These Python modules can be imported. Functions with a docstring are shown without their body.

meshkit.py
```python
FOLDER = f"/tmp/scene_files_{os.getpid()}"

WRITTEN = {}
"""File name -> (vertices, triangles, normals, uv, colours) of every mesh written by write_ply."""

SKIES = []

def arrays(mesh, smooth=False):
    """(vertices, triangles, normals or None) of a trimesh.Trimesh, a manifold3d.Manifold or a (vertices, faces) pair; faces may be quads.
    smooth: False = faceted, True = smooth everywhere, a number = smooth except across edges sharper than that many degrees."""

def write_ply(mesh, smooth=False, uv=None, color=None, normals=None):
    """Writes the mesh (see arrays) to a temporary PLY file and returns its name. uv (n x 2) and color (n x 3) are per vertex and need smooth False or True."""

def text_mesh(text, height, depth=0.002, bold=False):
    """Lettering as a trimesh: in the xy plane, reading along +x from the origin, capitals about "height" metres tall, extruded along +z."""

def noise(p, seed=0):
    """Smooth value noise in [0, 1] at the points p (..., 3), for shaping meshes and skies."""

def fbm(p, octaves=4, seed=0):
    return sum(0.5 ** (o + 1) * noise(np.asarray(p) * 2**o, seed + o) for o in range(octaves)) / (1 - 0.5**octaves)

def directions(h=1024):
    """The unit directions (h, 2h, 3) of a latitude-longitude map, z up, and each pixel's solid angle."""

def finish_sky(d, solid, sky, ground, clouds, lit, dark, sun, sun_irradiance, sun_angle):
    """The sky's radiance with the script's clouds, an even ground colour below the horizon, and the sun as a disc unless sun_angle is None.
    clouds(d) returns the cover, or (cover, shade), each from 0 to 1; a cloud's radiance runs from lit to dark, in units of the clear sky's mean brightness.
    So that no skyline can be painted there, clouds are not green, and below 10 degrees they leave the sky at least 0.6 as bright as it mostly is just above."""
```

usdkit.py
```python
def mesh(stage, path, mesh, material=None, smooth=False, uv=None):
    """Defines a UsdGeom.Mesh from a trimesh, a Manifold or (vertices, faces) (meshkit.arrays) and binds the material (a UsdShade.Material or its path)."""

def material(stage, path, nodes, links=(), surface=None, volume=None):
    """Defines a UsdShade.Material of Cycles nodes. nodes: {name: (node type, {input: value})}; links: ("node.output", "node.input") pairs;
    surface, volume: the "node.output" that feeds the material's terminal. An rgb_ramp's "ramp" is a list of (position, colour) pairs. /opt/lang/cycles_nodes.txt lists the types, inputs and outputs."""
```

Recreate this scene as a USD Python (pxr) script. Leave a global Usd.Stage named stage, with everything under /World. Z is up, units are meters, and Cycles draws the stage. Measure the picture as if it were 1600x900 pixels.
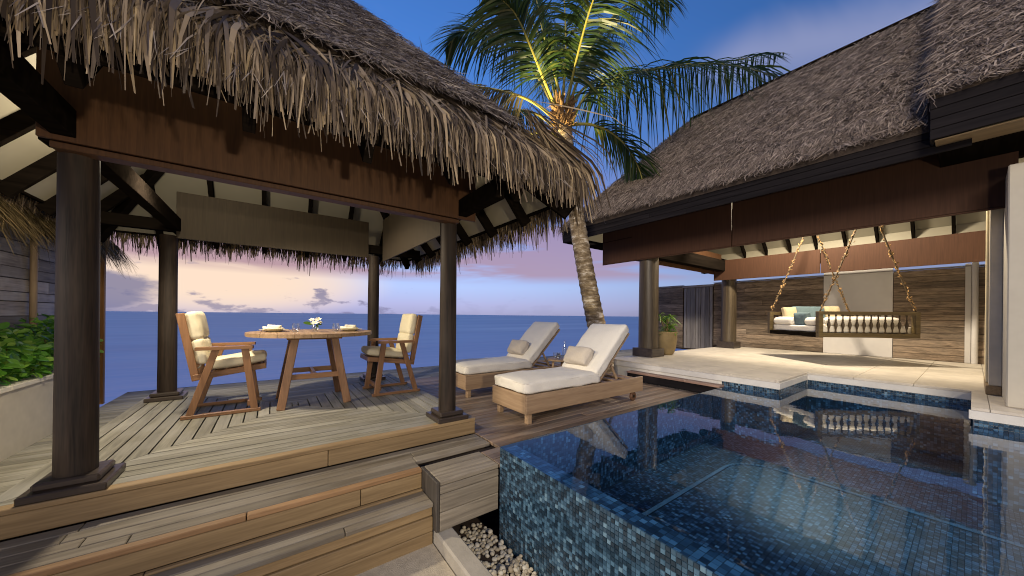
import math, random
import numpy as np, trimesh, usdkit, meshkit
from pxr import Usd, UsdGeom, UsdLux, UsdShade, Gf, Sdf
from scipy.sparse import coo_matrix
from scipy.sparse.csgraph import connected_components

stage = Usd.Stage.CreateInMemory()
UsdGeom.SetStageUpAxis(stage, 'Z')
UsdGeom.SetStageMetersPerUnit(stage, 1.0)
UsdGeom.Xform.Define(stage, '/World')
UsdGeom.Scope.Define(stage, '/World/Looks')
rng = np.random.default_rng(7)
PI = math.pi

# ------------------------------------------------------------------ camera
FW = np.array([.585, .811, 0.0]); FW /= np.linalg.norm(FW)
RT = np.array([FW[1], -FW[0], 0.0]); UP = np.array([0, 0, 1.0])
ROLL = math.radians(.6)
R2 = RT * math.cos(ROLL) + UP * math.sin(ROLL)
U2 = -RT * math.sin(ROLL) + UP * math.cos(ROLL)
EYE = np.array([0, 0, 1.0])
cam = UsdGeom.Camera.Define(stage, '/World/camera')
cam.CreateHorizontalApertureAttr(36.0)
cam.CreateFocalLengthAttr(11.7)
cam.CreateVerticalApertureOffsetAttr(.956)
cam.CreateClippingRangeAttr((0.05, 100000.0))
cam.AddTransformOp().Set(Gf.Matrix4d(*R2, 0, *U2, 0, *(-FW), 0, *EYE, 1))
EXPOSURE = 1.3
cam.CreateExposureAttr(EXPOSURE)

# ------------------------------------------------------------------ sky and key light
TO_LIGHT = np.array([-.76, -.36, .30]); TO_LIGHT /= np.linalg.norm(TO_LIGHT)
LIGHT_EL = math.asin(TO_LIGHT[2]); LIGHT_AZ = math.atan2(TO_LIGHT[0], TO_LIGHT[1])
SKY_STRENGTH = .1
K = 1.0 / (SKY_STRENGTH * 2 ** EXPOSURE)          # display value -> colour fed to the background


def C(r, g, b, k=K):
    return (r * k, g * k, b * k)


WISP_N = np.cross(FW + .62 * RT + .80 * UP, FW + 1.20 * RT + .93 * UP); WISP_N /= np.linalg.norm(WISP_N)
glow = np.array([-.02, 1.0, .02]); glow /= np.linalg.norm(glow)
sky_nodes = {
    'tc': ('texture_coordinate', {}),
    'xyz': ('separate_xyz', {}),
    'phys': ('sky_texture', {'sky_type': 'single_scattering', 'sun_disc': False, 'sun_elevation': LIGHT_EL, 'sun_rotation': LIGHT_AZ,
                             'air_density': 1.0, 'aerosol_density': .4, 'ozone_density': 3.0}),
    'tint': ('mix', {'mix_type': 'multiply', 'fac': 1.0, 'color2': (.50, .62, .95)}),
    # twilight colour by height
    'tw': ('rgb_ramp', {'ramp': [(0.0, C(.30, .28, .50)), (.03, C(.36, .34, .60)), (.08, C(.39, .46, .74)), (.14, C(.33, .40, .70)),
                                 (.24, C(.20, .30, .66)), (.38, C(.11, .255, .66)), (.6, C(.062, .21, .63)), (1.0, C(.03, .10, .38))]}),
    'blend': ('mix', {'mix_type': 'mix', 'fac': .88}),
    # brighter towards the sunset side
    'gd': ('vector_math', {'math_type': 'dot_product', 'vector2': tuple(glow)}),
    'side': ('map_range', {'from_min': .2, 'from_max': 1.0, 'to_min': .62, 'to_max': 1.28, 'clamp': True}),
    'sided': ('vector_math', {'math_type': 'scale'}),
    # warm glow low over the horizon
    'gx': ('vector_math', {'math_type': 'multiply', 'vector2': (1, 1, 4.0)}),
    'gn': ('vector_math', {'math_type': 'normalize'}),
    'gdot': ('vector_math', {'math_type': 'dot_product', 'vector2': tuple(np.array([-.10, 1.0, .30]) / np.linalg.norm([-.10, 1.0, .30]))}),
    'gm': ('map_range', {'range_type': 'smoothstep', 'from_min': .925, 'from_max': .998, 'to_min': 0.0, 'to_max': 1.0, 'clamp': True}),
    'warm': ('mix', {'mix_type': 'mix', 'color2': C(1.0, .77, .60)}),
    # pink streaked cloud deck
    'm1': ('mapping', {'scale': (2.2, 2.2, 17.0), 'location': (1.7, .3, .4), 'rotation': (0.06, 0.05, 0)}),
    'n1': ('noise_texture', {'scale': 1.0, 'detail': 6.0, 'roughness': .55, 'distortion': .4}),
    'r1': ('map_range', {'range_type': 'smoothstep', 'from_min': .36, 'from_max': .56, 'to_min': 0.0, 'to_max': 1.0, 'clamp': True}),
    'w1': ('rgb_ramp', {'ramp': [(0.0, (0, 0, 0)), (.090, (0.0, 0, 0)), (.118, (.9, .9, .9)), (.24, (.8, .8, .8)), (.33, (.25, .25, .25)), (.5, (0, 0, 0)), (1, (0, 0, 0))]}),
    'f1': ('math', {'math_type': 'multiply'}),
    'g1': ('map_range', {'from_min': -.1, 'from_max': .95, 'to_min': .35, 'to_max': .95, 'clamp': True}),
    'f1b': ('math', {'math_type': 'multiply'}),
    'c1': ('mix', {'mix_type': 'mix', 'color2': C(.44, .265, .335)}),
    # dark low cumulus
    'm2': ('mapping', {'scale': (15.0, 15.0, 40.0), 'location': (.9, 2.3, .2)}),
    'n2': ('noise_texture', {'scale': 1.0, 'detail': 6.0, 'roughness': .55}),
    'h2': ('map_range', {'from_min': .0, 'from_max': .07, 'to_min': .475, 'to_max': .66, 'clamp': True}),
    's2': ('math', {'math_type': 'subtract'}),
    'r2': ('map_range', {'range_type': 'smoothstep', 'from_min': -.02, 'from_max': .09, 'to_min': 0.0, 'to_max': .85, 'clamp': True}),
    'w2': ('rgb_ramp', {'ramp': [(0.0, (.75, .75, .75)), (.06, (1, 1, 1)), (.10, (.8, .8, .8)), (.13, (0, 0, 0)), (1, (0, 0, 0))]}),
    'g2': ('map_range', {'from_min': .88, 'from_max': .97, 'to_min': .12, 'to_max': 1.0, 'clamp': True}),
    'f2': ('math', {'math_type': 'multiply'}),
    'f2b': ('math', {'math_type': 'multiply'}),
    'c2': ('mix', {'mix_type': 'mix', 'color2': C(.21, .20, .34)}),
    # the big bank low on the left
    'bd': ('vector_math', {'math_type': 'multiply', 'vector2': (1, 1, 2.2)}),
    'bs': ('vector_math', {'math_type': 'distance', 'vector2': (-.275, .960, .085)}),
    'bn': ('math', {'math_type': 'multiply_add', 'value2': .13}),
    'br': ('map_range', {'range_type': 'smoothstep', 'from_min': .175, 'from_max': .125, 'to_min': 0.0, 'to_max': .85, 'clamp': True}),
    'c4': ('mix', {'mix_type': 'mix', 'color2': C(.19, .19, .33)}),
    # thin high cirrus
    'm3': ('mapping', {'scale': (1.1, 3.2, 3.6), 'location': (.2, .1, .55), 'rotation': (.3, -.5, .5)}),
    'n3': ('noise_texture', {'scale': 1.0, 'detail': 5.0, 'roughness': .5, 'distortion': .7}),
    'r3': ('map_range', {'range_type': 'smoothstep', 'from_min': .50, 'from_max': .68, 'to_min': 0.0, 'to_max': .55, 'clamp': True}),
    'w3': ('rgb_ramp', {'ramp': [(0.0, (0, 0, 0)), (.3, (0, 0, 0)), (.45, (1, 1, 1)), (.8, (.6, .6, .6)), (1, (.3, .3, .3))]}),
    'f3': ('math', {'math_type': 'multiply'}),
    'c3': ('mix', {'mix_type': 'mix', 'color2': C(.33, .38, .62)}),
    # one broad wisp high on the right
    'wd': ('vector_math', {'math_type': 'dot_product', 'vector2': tuple(WISP_N)}),
    'wn': ('math', {'math_type': 'multiply_add', 'value2': .16, 'value3': -.10}),
    'wa': ('math', {'math_type': 'add'}), 'wb': ('math', {'math_type': 'absolute'}),
    'wr': ('map_range', {'range_type': 'smoothstep', 'from_min': .085, 'from_max': .0, 'to_min': 0.0, 'to_max': .62, 'clamp': True}),
    'wx': ('vector_math', {'math_type': 'dot_product', 'vector2': tuple(RT)}),
    'wf': ('map_range', {'range_type': 'smoothstep', 'from_min': .36, 'from_max': .48, 'to_min': 0.0, 'to_max': 1.0, 'clamp': True}),
    'wm': ('math', {'math_type': 'multiply'}),
    'c5': ('mix', {'mix_type': 'mix', 'color2': C(.36, .38, .58)}),
    'bg': ('background_shader', {'strength': SKY_STRENGTH}),
}
sky_links = [('tc.generated', 'xyz.vector'), ('phys.color', 'tint.color1'), ('xyz.z', 'tw.fac'), ('tint.color', 'blend.color1'), ('tw.color', 'blend.color2'),
             ('tc.generated', 'gd.vector1'), ('gd.value', 'side.value'), ('blend.color', 'sided.vector1'), ('side.result', 'sided.scale'),
             ('tc.generated', 'gx.vector1'), ('gx.vector', 'gn.vector1'), ('gn.vector', 'gdot.vector1'), ('gdot.value', 'gm.value'), ('gm.result', 'warm.fac'), ('sided.vector', 'warm.color1'),
             ('tc.generated', 'm1.vector'), ('m1.vector', 'n1.vector'), ('n1.fac', 'r1.value'), ('xyz.z', 'w1.fac'), ('r1.result', 'f1.value1'), ('w1.color', 'f1.value2'),
             ('gd.value', 'g1.value'), ('f1.value', 'f1b.value1'), ('g1.result', 'f1b.value2'), ('f1b.value', 'c1.fac'), ('warm.color', 'c1.color1'),
             ('tc.generated', 'm2.vector'), ('m2.vector', 'n2.vector'), ('xyz.z', 'h2.value'), ('n2.fac', 's2.value1'), ('h2.result', 's2.value2'), ('s2.value', 'r2.value'),
             ('xyz.z', 'w2.fac'), ('gd.value', 'g2.value'), ('r2.result', 'f2.value1'), ('w2.color', 'f2.value2'), ('f2.value', 'f2b.value1'), ('g2.result', 'f2b.value2'), ('f2b.value', 'c2.fac'), ('c1.color', 'c2.color1'),
             ('tc.generated', 'bd.vector1'), ('bd.vector', 'bs.vector1'), ('n2.fac', 'bn.value1'), ('bs.value', 'bn.value3'), ('bn.value', 'br.value'), ('br.result', 'c4.fac'), ('c2.color', 'c4.color1'),
             ('tc.generated', 'm3.vector'), ('m3.vector', 'n3.vector'), ('n3.fac', 'r3.value'), ('xyz.z', 'w3.fac'), ('r3.result', 'f3.value1'), ('w3.color', 'f3.value2'), ('f3.value', 'c3.fac'), ('c4.color', 'c3.color1'),
             ('tc.generated', 'wd.vector1'), ('n3.fac', 'wn.value1'), ('wd.value', 'wa.value1'), ('wn.value', 'wa.value2'), ('wa.value', 'wb.value1'), ('wb.value', 'wr.value'),
             ('tc.generated', 'wx.vector1'), ('wx.value', 'wf.value'), ('wr.result', 'wm.value1'), ('wf.result', 'wm.value2'), ('wm.value', 'c5.fac'), ('c3.color', 'c5.color1'), ('c5.color', 'bg.color')]
sky_mat = usdkit.material(stage, '/World/Looks/sky', sky_nodes, sky_links, surface='bg.background')
dome = UsdLux.DomeLight.Define(stage, '/World/sky')
UsdShade.MaterialBindingAPI.Apply(dome.GetPrim()).Bind(sky_mat)
dome.GetPrim().SetCustomDataByKey('kind', 'structure')
sun = UsdLux.DistantLight.Define(stage, '/World/key_light')  # key from an unseen source behind left, not the evening sun
sun.CreateIntensityAttr(.22); sun.CreateAngleAttr(18.0); sun.CreateNormalizeAttr(True)
sun.CreateColorAttr(Gf.Vec3f(1.0, .88, .72))
zx = np.cross([0, 0, 1.0], TO_LIGHT); zx /= np.linalg.norm(zx); zy = np.cross(TO_LIGHT, zx)
sun.AddTransformOp().Set(Gf.Matrix4d(*zx, 0, *zy, 0, *TO_LIGHT, 0, 0, 0, 0, 1))

# ------------------------------------------------------------------ helpers
_used = {}
TONED = set()


def numbered(parent, name):
    k = (parent, name); n = _used.get(k, 0); _used[k] = n + 1
    return f'{parent}/{name}' if n == 0 else f'{parent}/{name}_{n:03d}'


def data(p, label=None, cat=None, group=None, kind=None):
    for k, v in (('label', label), ('category', cat), ('group', group), ('kind', kind)):
        if v: p.SetCustomDataByKey(k, v)
    return p


def thing(name, label, cat, loc=(0, 0, 0), rotz=0, group=None):
    x = UsdGeom.Xform.Define(stage, numbered('/World', name))
    if any(loc):
        loc = np.asarray(loc, float) * VILLA + EYE * (1 - VILLA)
        LOCAL.add(x.GetPrim().GetName())
        x.AddTranslateOp().Set(Gf.Vec3d(*map(float, loc)))
    if rotz: x.AddRotateZOp().Set(float(rotz))
    return data(x.GetPrim(), label, cat, group)


def setting(name, label=None):
    return data(UsdGeom.Xform.Define(stage, numbered('/World', name)).GetPrim(), label, kind='structure')


VILLA = 1.0            # the villa is laid out in units of .877 m from the eye; set to that while it is built
LOCAL = set()          # things with their own origin
tone_rng = np.random.default_rng(123)


def part(parent, name, mesh, m, smooth=False, label=None, kind=None):
    path = numbered(str(parent.GetPath()) if parent is not None else '/World', name)
    if hasattr(mesh, 'mesh'): mesh = mesh.mesh()
    elif hasattr(mesh, 'vertices'): mesh = (np.array(mesh.vertices), np.array(mesh.faces))
    if VILLA != 1.0:
        v = np.asarray(mesh[0], float) * VILLA
        if path.split('/')[2] not in LOCAL: v = v + EYE * (1 - VILLA)
        mesh = (v, mesh[1])
    g = usdkit.mesh(stage, path, mesh, m, smooth=smooth)
    if not isinstance(m, str) and m.GetPath().name in TONED:      # a tone of its own for every loose piece
        f = np.array(g.GetFaceVertexIndicesAttr().Get()).reshape(-1, 3); n = len(g.GetPointsAttr().Get())
        e = np.vstack([f[:, :2], f[:, 1:]])
        if len(f) < 300 and kind is None: lab = np.zeros(n, int)
        else: lab = connected_components(coo_matrix((np.ones(len(e)), (e[:, 0], e[:, 1])), shape=(n, n)), directed=False)[1]
        t = tone_rng.random(lab.max() + 1)[lab]
        UsdGeom.PrimvarsAPI(g).CreatePrimvar('tone', Sdf.ValueTypeNames.FloatArray, 'vertex').Set([float(x) for x in t] if n < 50 else __import__('pxr').Vt.FloatArray.FromNumpy(t.astype(np.float32)))
    return data(g.GetPrim(), label, kind=kind)


def dup(root, loc, rotz, label, group=None):
    was = root.GetCustomData()
    base = str(root.GetName())
    r = thing(base, label, was['category'], loc, rotz, group or was.get('group'))
    r.GetReferences().AddInternalReference(root.GetPath())
    r.SetInstanceable(True)
    return r


# a chamfered box template
def _cbox_faces():
    s = np.array([(x, y, z) for x in (-1, 1) for y in (-1, 1) for z in (-1, 1)], float)
    v = []
    for p in s:
        for k in range(3):
            q = p * .9; q[k] = p[k]; v.append(q)
    v = np.array(v)
    h = trimesh.convex.convex_hull(v)
    idx = np.array([np.argmin(np.abs(v - q).sum(1)) for q in h.vertices])
    return s, idx[h.faces]


_CS, _CF = _cbox_faces()


class B:
    """Collects shapes into one mesh."""
    def __init__(self): self.v, self.f, self.n = [], [], 0

    def add(self, v, f):
        self.v.append(np.asarray(v, float)); self.f.append(np.asarray(f, int) + self.n); self.n += len(v)
        return self

    def tm(self, m, M=None):
        v = np.asarray(m.vertices)
        if M is not None: v = v @ np.asarray(M)[:3, :3].T + np.asarray(M)[:3, 3]
        return self.add(v, m.faces)

    def box(self, lo, hi, ch=.003, M=None):
        lo, hi = np.minimum(lo, hi).astype(float), np.maximum(lo, hi).astype(float)
        c, h = (lo + hi) / 2, (hi - lo) / 2
        ch = min(ch, h.min() * .8)
        v = []
        for p in _CS:
            for k in range(3):
                q = p * (h - ch); q[k] = p[k] * h[k]; v.append(q + c)
        v = np.array(v)
        if M is not None: v = v @ np.asarray(M)[:3, :3].T + np.asarray(M)[:3, 3]
        return self.add(v, _CF)

    def bar(self, a, b, w, t, side=None, ch=.003):
        """A bar of section w (along side) by t from a to b."""
        a, b = np.asarray(a, float), np.asarray(b, float)
        d = b - a; L = np.linalg.norm(d); d /= L
        s = np.asarray(side if side is not None else (0, 1, 0), float)
        s = s - d * (s @ d)
        if np.linalg.norm(s) < 1e-6: s = np.cross(d, (1, 0, 0))
        s /= np.linalg.norm(s); u = np.cross(d, s)
        M = np.eye(4); M[:3, 0], M[:3, 1], M[:3, 2], M[:3, 3] = d, s, u, (a + b) / 2
        return self.box((-L / 2, -w / 2, -t / 2), (L / 2, w / 2, t / 2), ch, M)

    def tube(self, pts, rad, n=10, caps=True):
        pts = np.asarray(pts, float); rad = np.broadcast_to(rad, len(pts))
        T = np.gradient(pts, axis=0); T /= np.linalg.norm(T, axis=1, keepdims=True)
        ref = np.array([0, 0, 1.0]) if abs(T[0, 2]) < .9 else np.array([1.0, 0, 0])
        v = []
        for p, t, r in zip(pts, T, rad):
            s = np.cross(t, ref); s /= np.linalg.norm(s); u = np.cross(s, t)
            a = np.arange(n) * 2 * PI / n
            v.append(p + r * (np.cos(a)[:, None] * s + np.sin(a)[:, None] * u))
        v = np.vstack(v); f = []
        for i in range(len(pts) - 1):
            for j in range(n):
                k = (j + 1) % n
                f += [(i * n + j, (i + 1) * n + k, i * n + k), (i * n + j, (i + 1) * n + j, (i + 1) * n + k)]
        if caps:
            m = len(v); v = np.vstack([v, pts[0], pts[-1]]); e = (len(pts) - 1) * n
            for j in range(n):
                k = (j + 1) % n
                f += [(m, j, k), (m + 1, e + k, e + j)]
        return self.add(v, f)

    def lathe(self, prof, n=24, loc=(0, 0, 0), M=None):
        """prof: (radius, z) pairs from bottom to top."""
        a = np.arange(n) * 2 * PI / n; v = []
        for r, z in prof: v.append(np.stack([r * np.cos(a), r * np.sin(a), np.full(n, z)], 1))
        v = np.vstack(v); f = []
        for i in range(len(prof) - 1):
            for j in range(n):
                k = (j + 1) % n
                f += [(i * n + j, i * n + k, (i + 1) * n + k), (i * n + j, (i + 1) * n + k, (i + 1) * n + j)]
        m = len(v); e = (len(prof) - 1) * n
        v = np.vstack([v, [[0, 0, prof[0][1]], [0, 0, prof[-1][1]]]])
        for j in range(n):
            k = (j + 1) % n
            f += [(m, k, j), (m + 1, e + j, e + k)]
        if M is not None: v = v @ np.asarray(M)[:3, :3].T + np.asarray(M)[:3, 3]
        return self.add(v + np.asarray(loc, float), f)

    def prism(self, poly, d):
        """Planar polygon (n,3) thickened by vector d."""
        p = np.asarray(poly, float); n = len(p); v = np.vstack([p, p + np.asarray(d, float)])
        f = [(0, i, i + 1) for i in range(1, n - 1)] + [(n, n + i + 1, n + i) for i in range(1, n - 1)]
        for i in range(n):
            j = (i + 1) % n; f += [(i, n + i, n + j), (i, n + j, j)]
        return self.add(v, f)

    def mesh(self): return (np.vstack(self.v), np.vstack(self.f))


def box(lo, hi, ch=.003): return B().box(lo, hi, ch)


def rot(axis, deg, at=(0, 0, 0)):
    return trimesh.transformations.rotation_matrix(math.radians(deg), axis, at)


def cushion(lx, ly, lz, r=.03, puff=.02, seed=0, rough=.004, sub=4):
    """A soft rounded slab centred on the origin."""
    m = trimesh.creation.box((2, 2, 2))
    for _ in range(sub): m = m.subdivide()
    v = np.array(m.vertices); h = np.array([lx, ly, lz]) / 2
    r = min(r, h.min() * .95)
    s = np.sign(v) * np.abs(v) ** .85
    p = s * h; inner = np.clip(p, -(h - r), h - r); d = p - inner
    L = np.linalg.norm(d, axis=1, keepdims=True)
    p = np.where(L > 1e-9, inner + d / np.maximum(L, 1e-9) * r, p)
    k = (1 - np.abs(s[:, 0]) ** 3) * (1 - np.abs(s[:, 1]) ** 3)
    p[:, 2] += np.sign(s[:, 2]) * puff * k * np.abs(s[:, 2])
    p += (meshkit.noise(p * np.array([4.0, 6.0, 9.0]) + seed * 3.1, seed + 9)[:, None] - .5) * rough * 2.2 * np.array([.2, .2, 1.0]) * np.sign(p)
    p += (meshkit.noise(p * 14 + seed * 7.3, seed)[:, None] - .5) * rough * np.sign(p) * 2
    return (p, np.array(m.faces))


def moved(mesh, M=None, loc=(0, 0, 0)):
    v, f = mesh
    v = np.asarray(v)
    if M is not None: v = v @ np.asarray(M)[:3, :3].T + np.asarray(M)[:3, 3]
    return (v + np.asarray(loc, float), f)


def blades(P, D, N, L, W, droop, curl, r, seg=3, tip=.15, flat=0.0):
    """Thin tapering strips from points P along D, lying roughly on normal N; droop bends them down, curl sideways."""
    n = len(P); S = np.cross(D, N); S /= np.maximum(np.linalg.norm(S, axis=1, keepdims=True), 1e-9)
    L = np.broadcast_to(L, n)[:, None]; W = np.broadcast_to(W, n)[:, None]
    droop = np.broadcast_to(droop, n)[:, None]; curl = np.broadcast_to(curl, n)[:, None]
    lift = (r.random((n, 1)) - .5) * 1.2
    ts = np.linspace(0, 1, seg + 1); rows = []
    for t in ts:
        c = P + D * L * t + S * curl * L * t * t + N * lift * .25 * L * math.sin(PI * t) * .5
        c = c + np.array([0, 0, -1.0]) * droop * L * t * t
        w = W * (tip + (1 - tip) * (1 - t) ** .6 if t > .3 else (.55 + 1.5 * t))
        tw = S * np.cos(lift) + N * np.sin(lift)
        rows += [c - tw * w / 2, c + tw * w / 2]
    v = np.stack(rows, 1).reshape(-1, 3); k = 2 * (seg + 1)
    q = []
    for i in range(seg): q += [(2 * i, 2 * i + 1, 2 * i + 3), (2 * i, 2 * i + 3, 2 * i + 2)]
    f = (np.array(q)[None] + (np.arange(n) * k)[:, None, None]).reshape(-1, 3)
    return v, f


def at(px, py, d):
    """A point d metres in front of the eye, for laying out the palm crown."""
    return EYE + d * (FW + R2 * (px - 800) / 520. - U2 * (py - 492.5) / 520.)


# ------------------------------------------------------------------ materials
def mat(name, nodes, links, surface='p.BSDF', volume=None):
    return usdkit.material(stage, '/World/Looks/' + name, nodes, links, surface=surface, volume=volume)


def plain(name, col, rough=.6, bump=0, scale=40, var=.12, spec=.4, **kw):
    """Slightly mottled paint, stone or cloth."""
    c = np.array(col)
    nd = {'tc': ('texture_coordinate', {}), 'n': ('noise_texture', {'scale': scale * .12, 'detail': 6.0, 'roughness': .6}),
          'n2': ('noise_texture', {'scale': float(scale), 'detail': 4.0}),
          'r': ('rgb_ramp', {'ramp': [(.25, tuple(c * (1 - var))), (.75, tuple(np.minimum(c * (1 + var), 1)))]}),
          'o': ('object_info', {}), 'mr': ('map_range', {'to_min': .95, 'to_max': 1.05}), 'h': ('hsv', {}),
          'b': ('bump', {'strength': float(bump), 'distance': .01}), 'p': ('principled_bsdf', {'roughness': rough, 'specular_ior_level': spec, **kw})}
    lk = [('tc.object', 'n.vector'), ('tc.object', 'n2.vector'), ('n.fac', 'r.fac'), ('r.color', 'h.color'), ('o.random', 'mr.value'), ('mr.result', 'h.value'), ('h.color', 'p.base_color')]
    if bump: lk += [('n2.fac', 'b.height'), ('b.normal', 'p.normal')]
    return mat(name, nd, lk)


def wood(name, dark, light, axis=0, rough=.6, var=(.72, 1.25), grain=1.0, bump=.25, spec=.35, grey=None, greyfac=.5):
    """Timber whose grain runs along an axis; each piece has its own tone and grain."""
    sc = np.array([22.0, 22.0, 22.0]) * grain; sc[axis] = 1.1 * grain
    nd = {'tc': ('texture_coordinate', {}), 'o': ('object_info', {}), 'sh': ('math', {'math_type': 'multiply', 'value2': 37.0}),
          'add': ('vector_math', {'math_type': 'add'}), 'mp': ('mapping', {'scale': tuple(sc)}),
          'n': ('noise_texture', {'scale': 1.0, 'detail': 7.0, 'roughness': .62, 'distortion': .6}),
          'fine': ('noise_texture', {'scale': 6.0, 'detail': 3.0, 'roughness': .6}),
          'big': ('noise_texture', {'scale': 2.3, 'detail': 4.0}),
          'mixf': ('math', {'math_type': 'multiply_add', 'value2': .35}), 'sub': ('math', {'math_type': 'subtract', 'value2': .17}),
          'r': ('rgb_ramp', {'ramp': [(.28, dark), (.52, tuple((np.array(dark) + np.array(light)) / 2)), (.75, light)]}),
          'mr': ('map_range', {'to_min': var[0], 'to_max': var[1]}), 'h': ('hsv', {}),
          'b': ('bump', {'strength': bump, 'distance': .004}), 'p': ('principled_bsdf', {'roughness': rough, 'specular_ior_level': spec})}
    if name == 'timber_wall_y': nd['mp'][1]['scale'] = (26, 3.6, 26)
    lk = [('o.random', 'sh.value1'), ('tc.object', 'add.vector1'), ('sh.value', 'add.vector2'), ('add.vector', 'mp.vector'), ('mp.vector', 'n.vector'), ('mp.vector', 'fine.vector'),
          ('add.vector', 'big.vector'), ('fine.fac', 'mixf.value1'), ('n.fac', 'mixf.value3'), ('mixf.value', 'sub.value1'), ('sub.value', 'r.fac'), ('o.random', 'mr.value'), ('mr.result', 'h.value'),
          ('n.fac', 'b.height'), ('b.normal', 'p.normal')]
    if grey:
        nd['gr'] = ('map_range', {'range_type': 'smoothstep', 'from_min': .38, 'from_max': .66, 'to_min': 0.0, 'to_max': greyfac, 'clamp': True})
        nd['gm'] = ('mix', {'mix_type': 'mix', 'color2': grey})
        lk += [('big.fac', 'gr.value'), ('gr.result', 'gm.fac'), ('r.color', 'gm.color1'), ('gm.color', 'h.color')]
    else:
        lk += [('r.color', 'h.color')]
    lk += [('h.color', 'p.base_color')]
    return mat(name, nd, lk)


deck_x = wood('weathered_deck_x', (.115, .107, .082), (.30, .283, .225), 0, .62, (.75, 1.2), grey=(.30, .29, .26), greyfac=.5)
deck_y = wood('weathered_deck_y', (.115, .107, .082), (.30, .283, .225), 1, .62, (.75, 1.2), grey=(.30, .29, .26), greyfac=.5)
deck_warm = wood('warm_deck', (.10, .065, .045), (.27, .19, .13), 0, .5, (.7, 1.3), grey=(.22, .19, .16), greyfac=.5)
tread_x = wood('tread_boards', (.085, .07, .052), (.225, .19, .145), 0, .6, (.75, 1.25), grey=(.24, .22, .19), greyfac=.5)
golden_x = wood('golden_fascia', (.17, .112, .055), (.34, .24, .125), 0, .5, (.9, 1.12), grain=.8, bump=.15)
golden_y = wood('golden_fascia_y', (.17, .112, .055), (.34, .24, .125), 1, .5, (.9, 1.12), grain=.8, bump=.15)
nosing_x = wood('red_nosing', (.19, .11, .05), (.36, .215, .11), 0, .5, (.9, 1.1), bump=.15)
pink_x = wood('rosy_step', (.20, .12, .09), (.38, .25, .19), 1, .5, (.9, 1.1))
box_x = wood('bench_boards', (.13, .11, .085), (.33, .285, .22), 0, .6, (.85, 1.15))
teak = wood('teak_x', (.155, .074, .033), (.315, .166, .078), 0, .45, (.92, 1.08), bump=.1)
teak_y = wood('teak_y', (.155, .074, .033), (.315, .166, .078), 1, .45, (.92, 1.08), bump=.1)
teak_z = wood('teak_z', (.155, .074, .033), (.315, .166, .078), 2, .45, (.92, 1.08), bump=.1)
pale_teak = wood('pale_teak', (.24, .155, .09), (.43, .30, .185), 0, .5, (.95, 1.05), bump=.12)
pale_teak_y = wood('pale_teak_y', (.24, .155, .09), (.43, .30, .185), 1, .5, (.95, 1.05), bump=.12)
post_wood = wood('dark_post', (.007, .005, .004), (.052, .035, .024), 2, .62, (.95, 1.05), bump=1.0, spec=.22, grey=(.05, .04, .032), greyfac=.3)
house_post = wood('house_post', (.03, .022, .014), (.10, .075, .045), 2, .4, (.95, 1.05), bump=.3)
plinth_wood = wood('dark_plinth', (.022, .016, .013), (.06, .045, .035), 0, .32, (.95, 1.05), bump=.1, spec=.5)
valance_x = wood('valance_x', (.055, .024, .010), (.105, .048, .020), 2, .55, (.95, 1.05), grain=2.5, bump=.08)
valance_y = wood('valance_y', (.055, .024, .010), (.105, .048, .020), 2, .55, (.95, 1.05), grain=2.5, bump=.08)
valance_in = wood('valance_lining', (.034, .025, .0145), (.054, .040, .0245), 2, .7, (.95, 1.05), grain=2.5, bump=.08)
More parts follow.
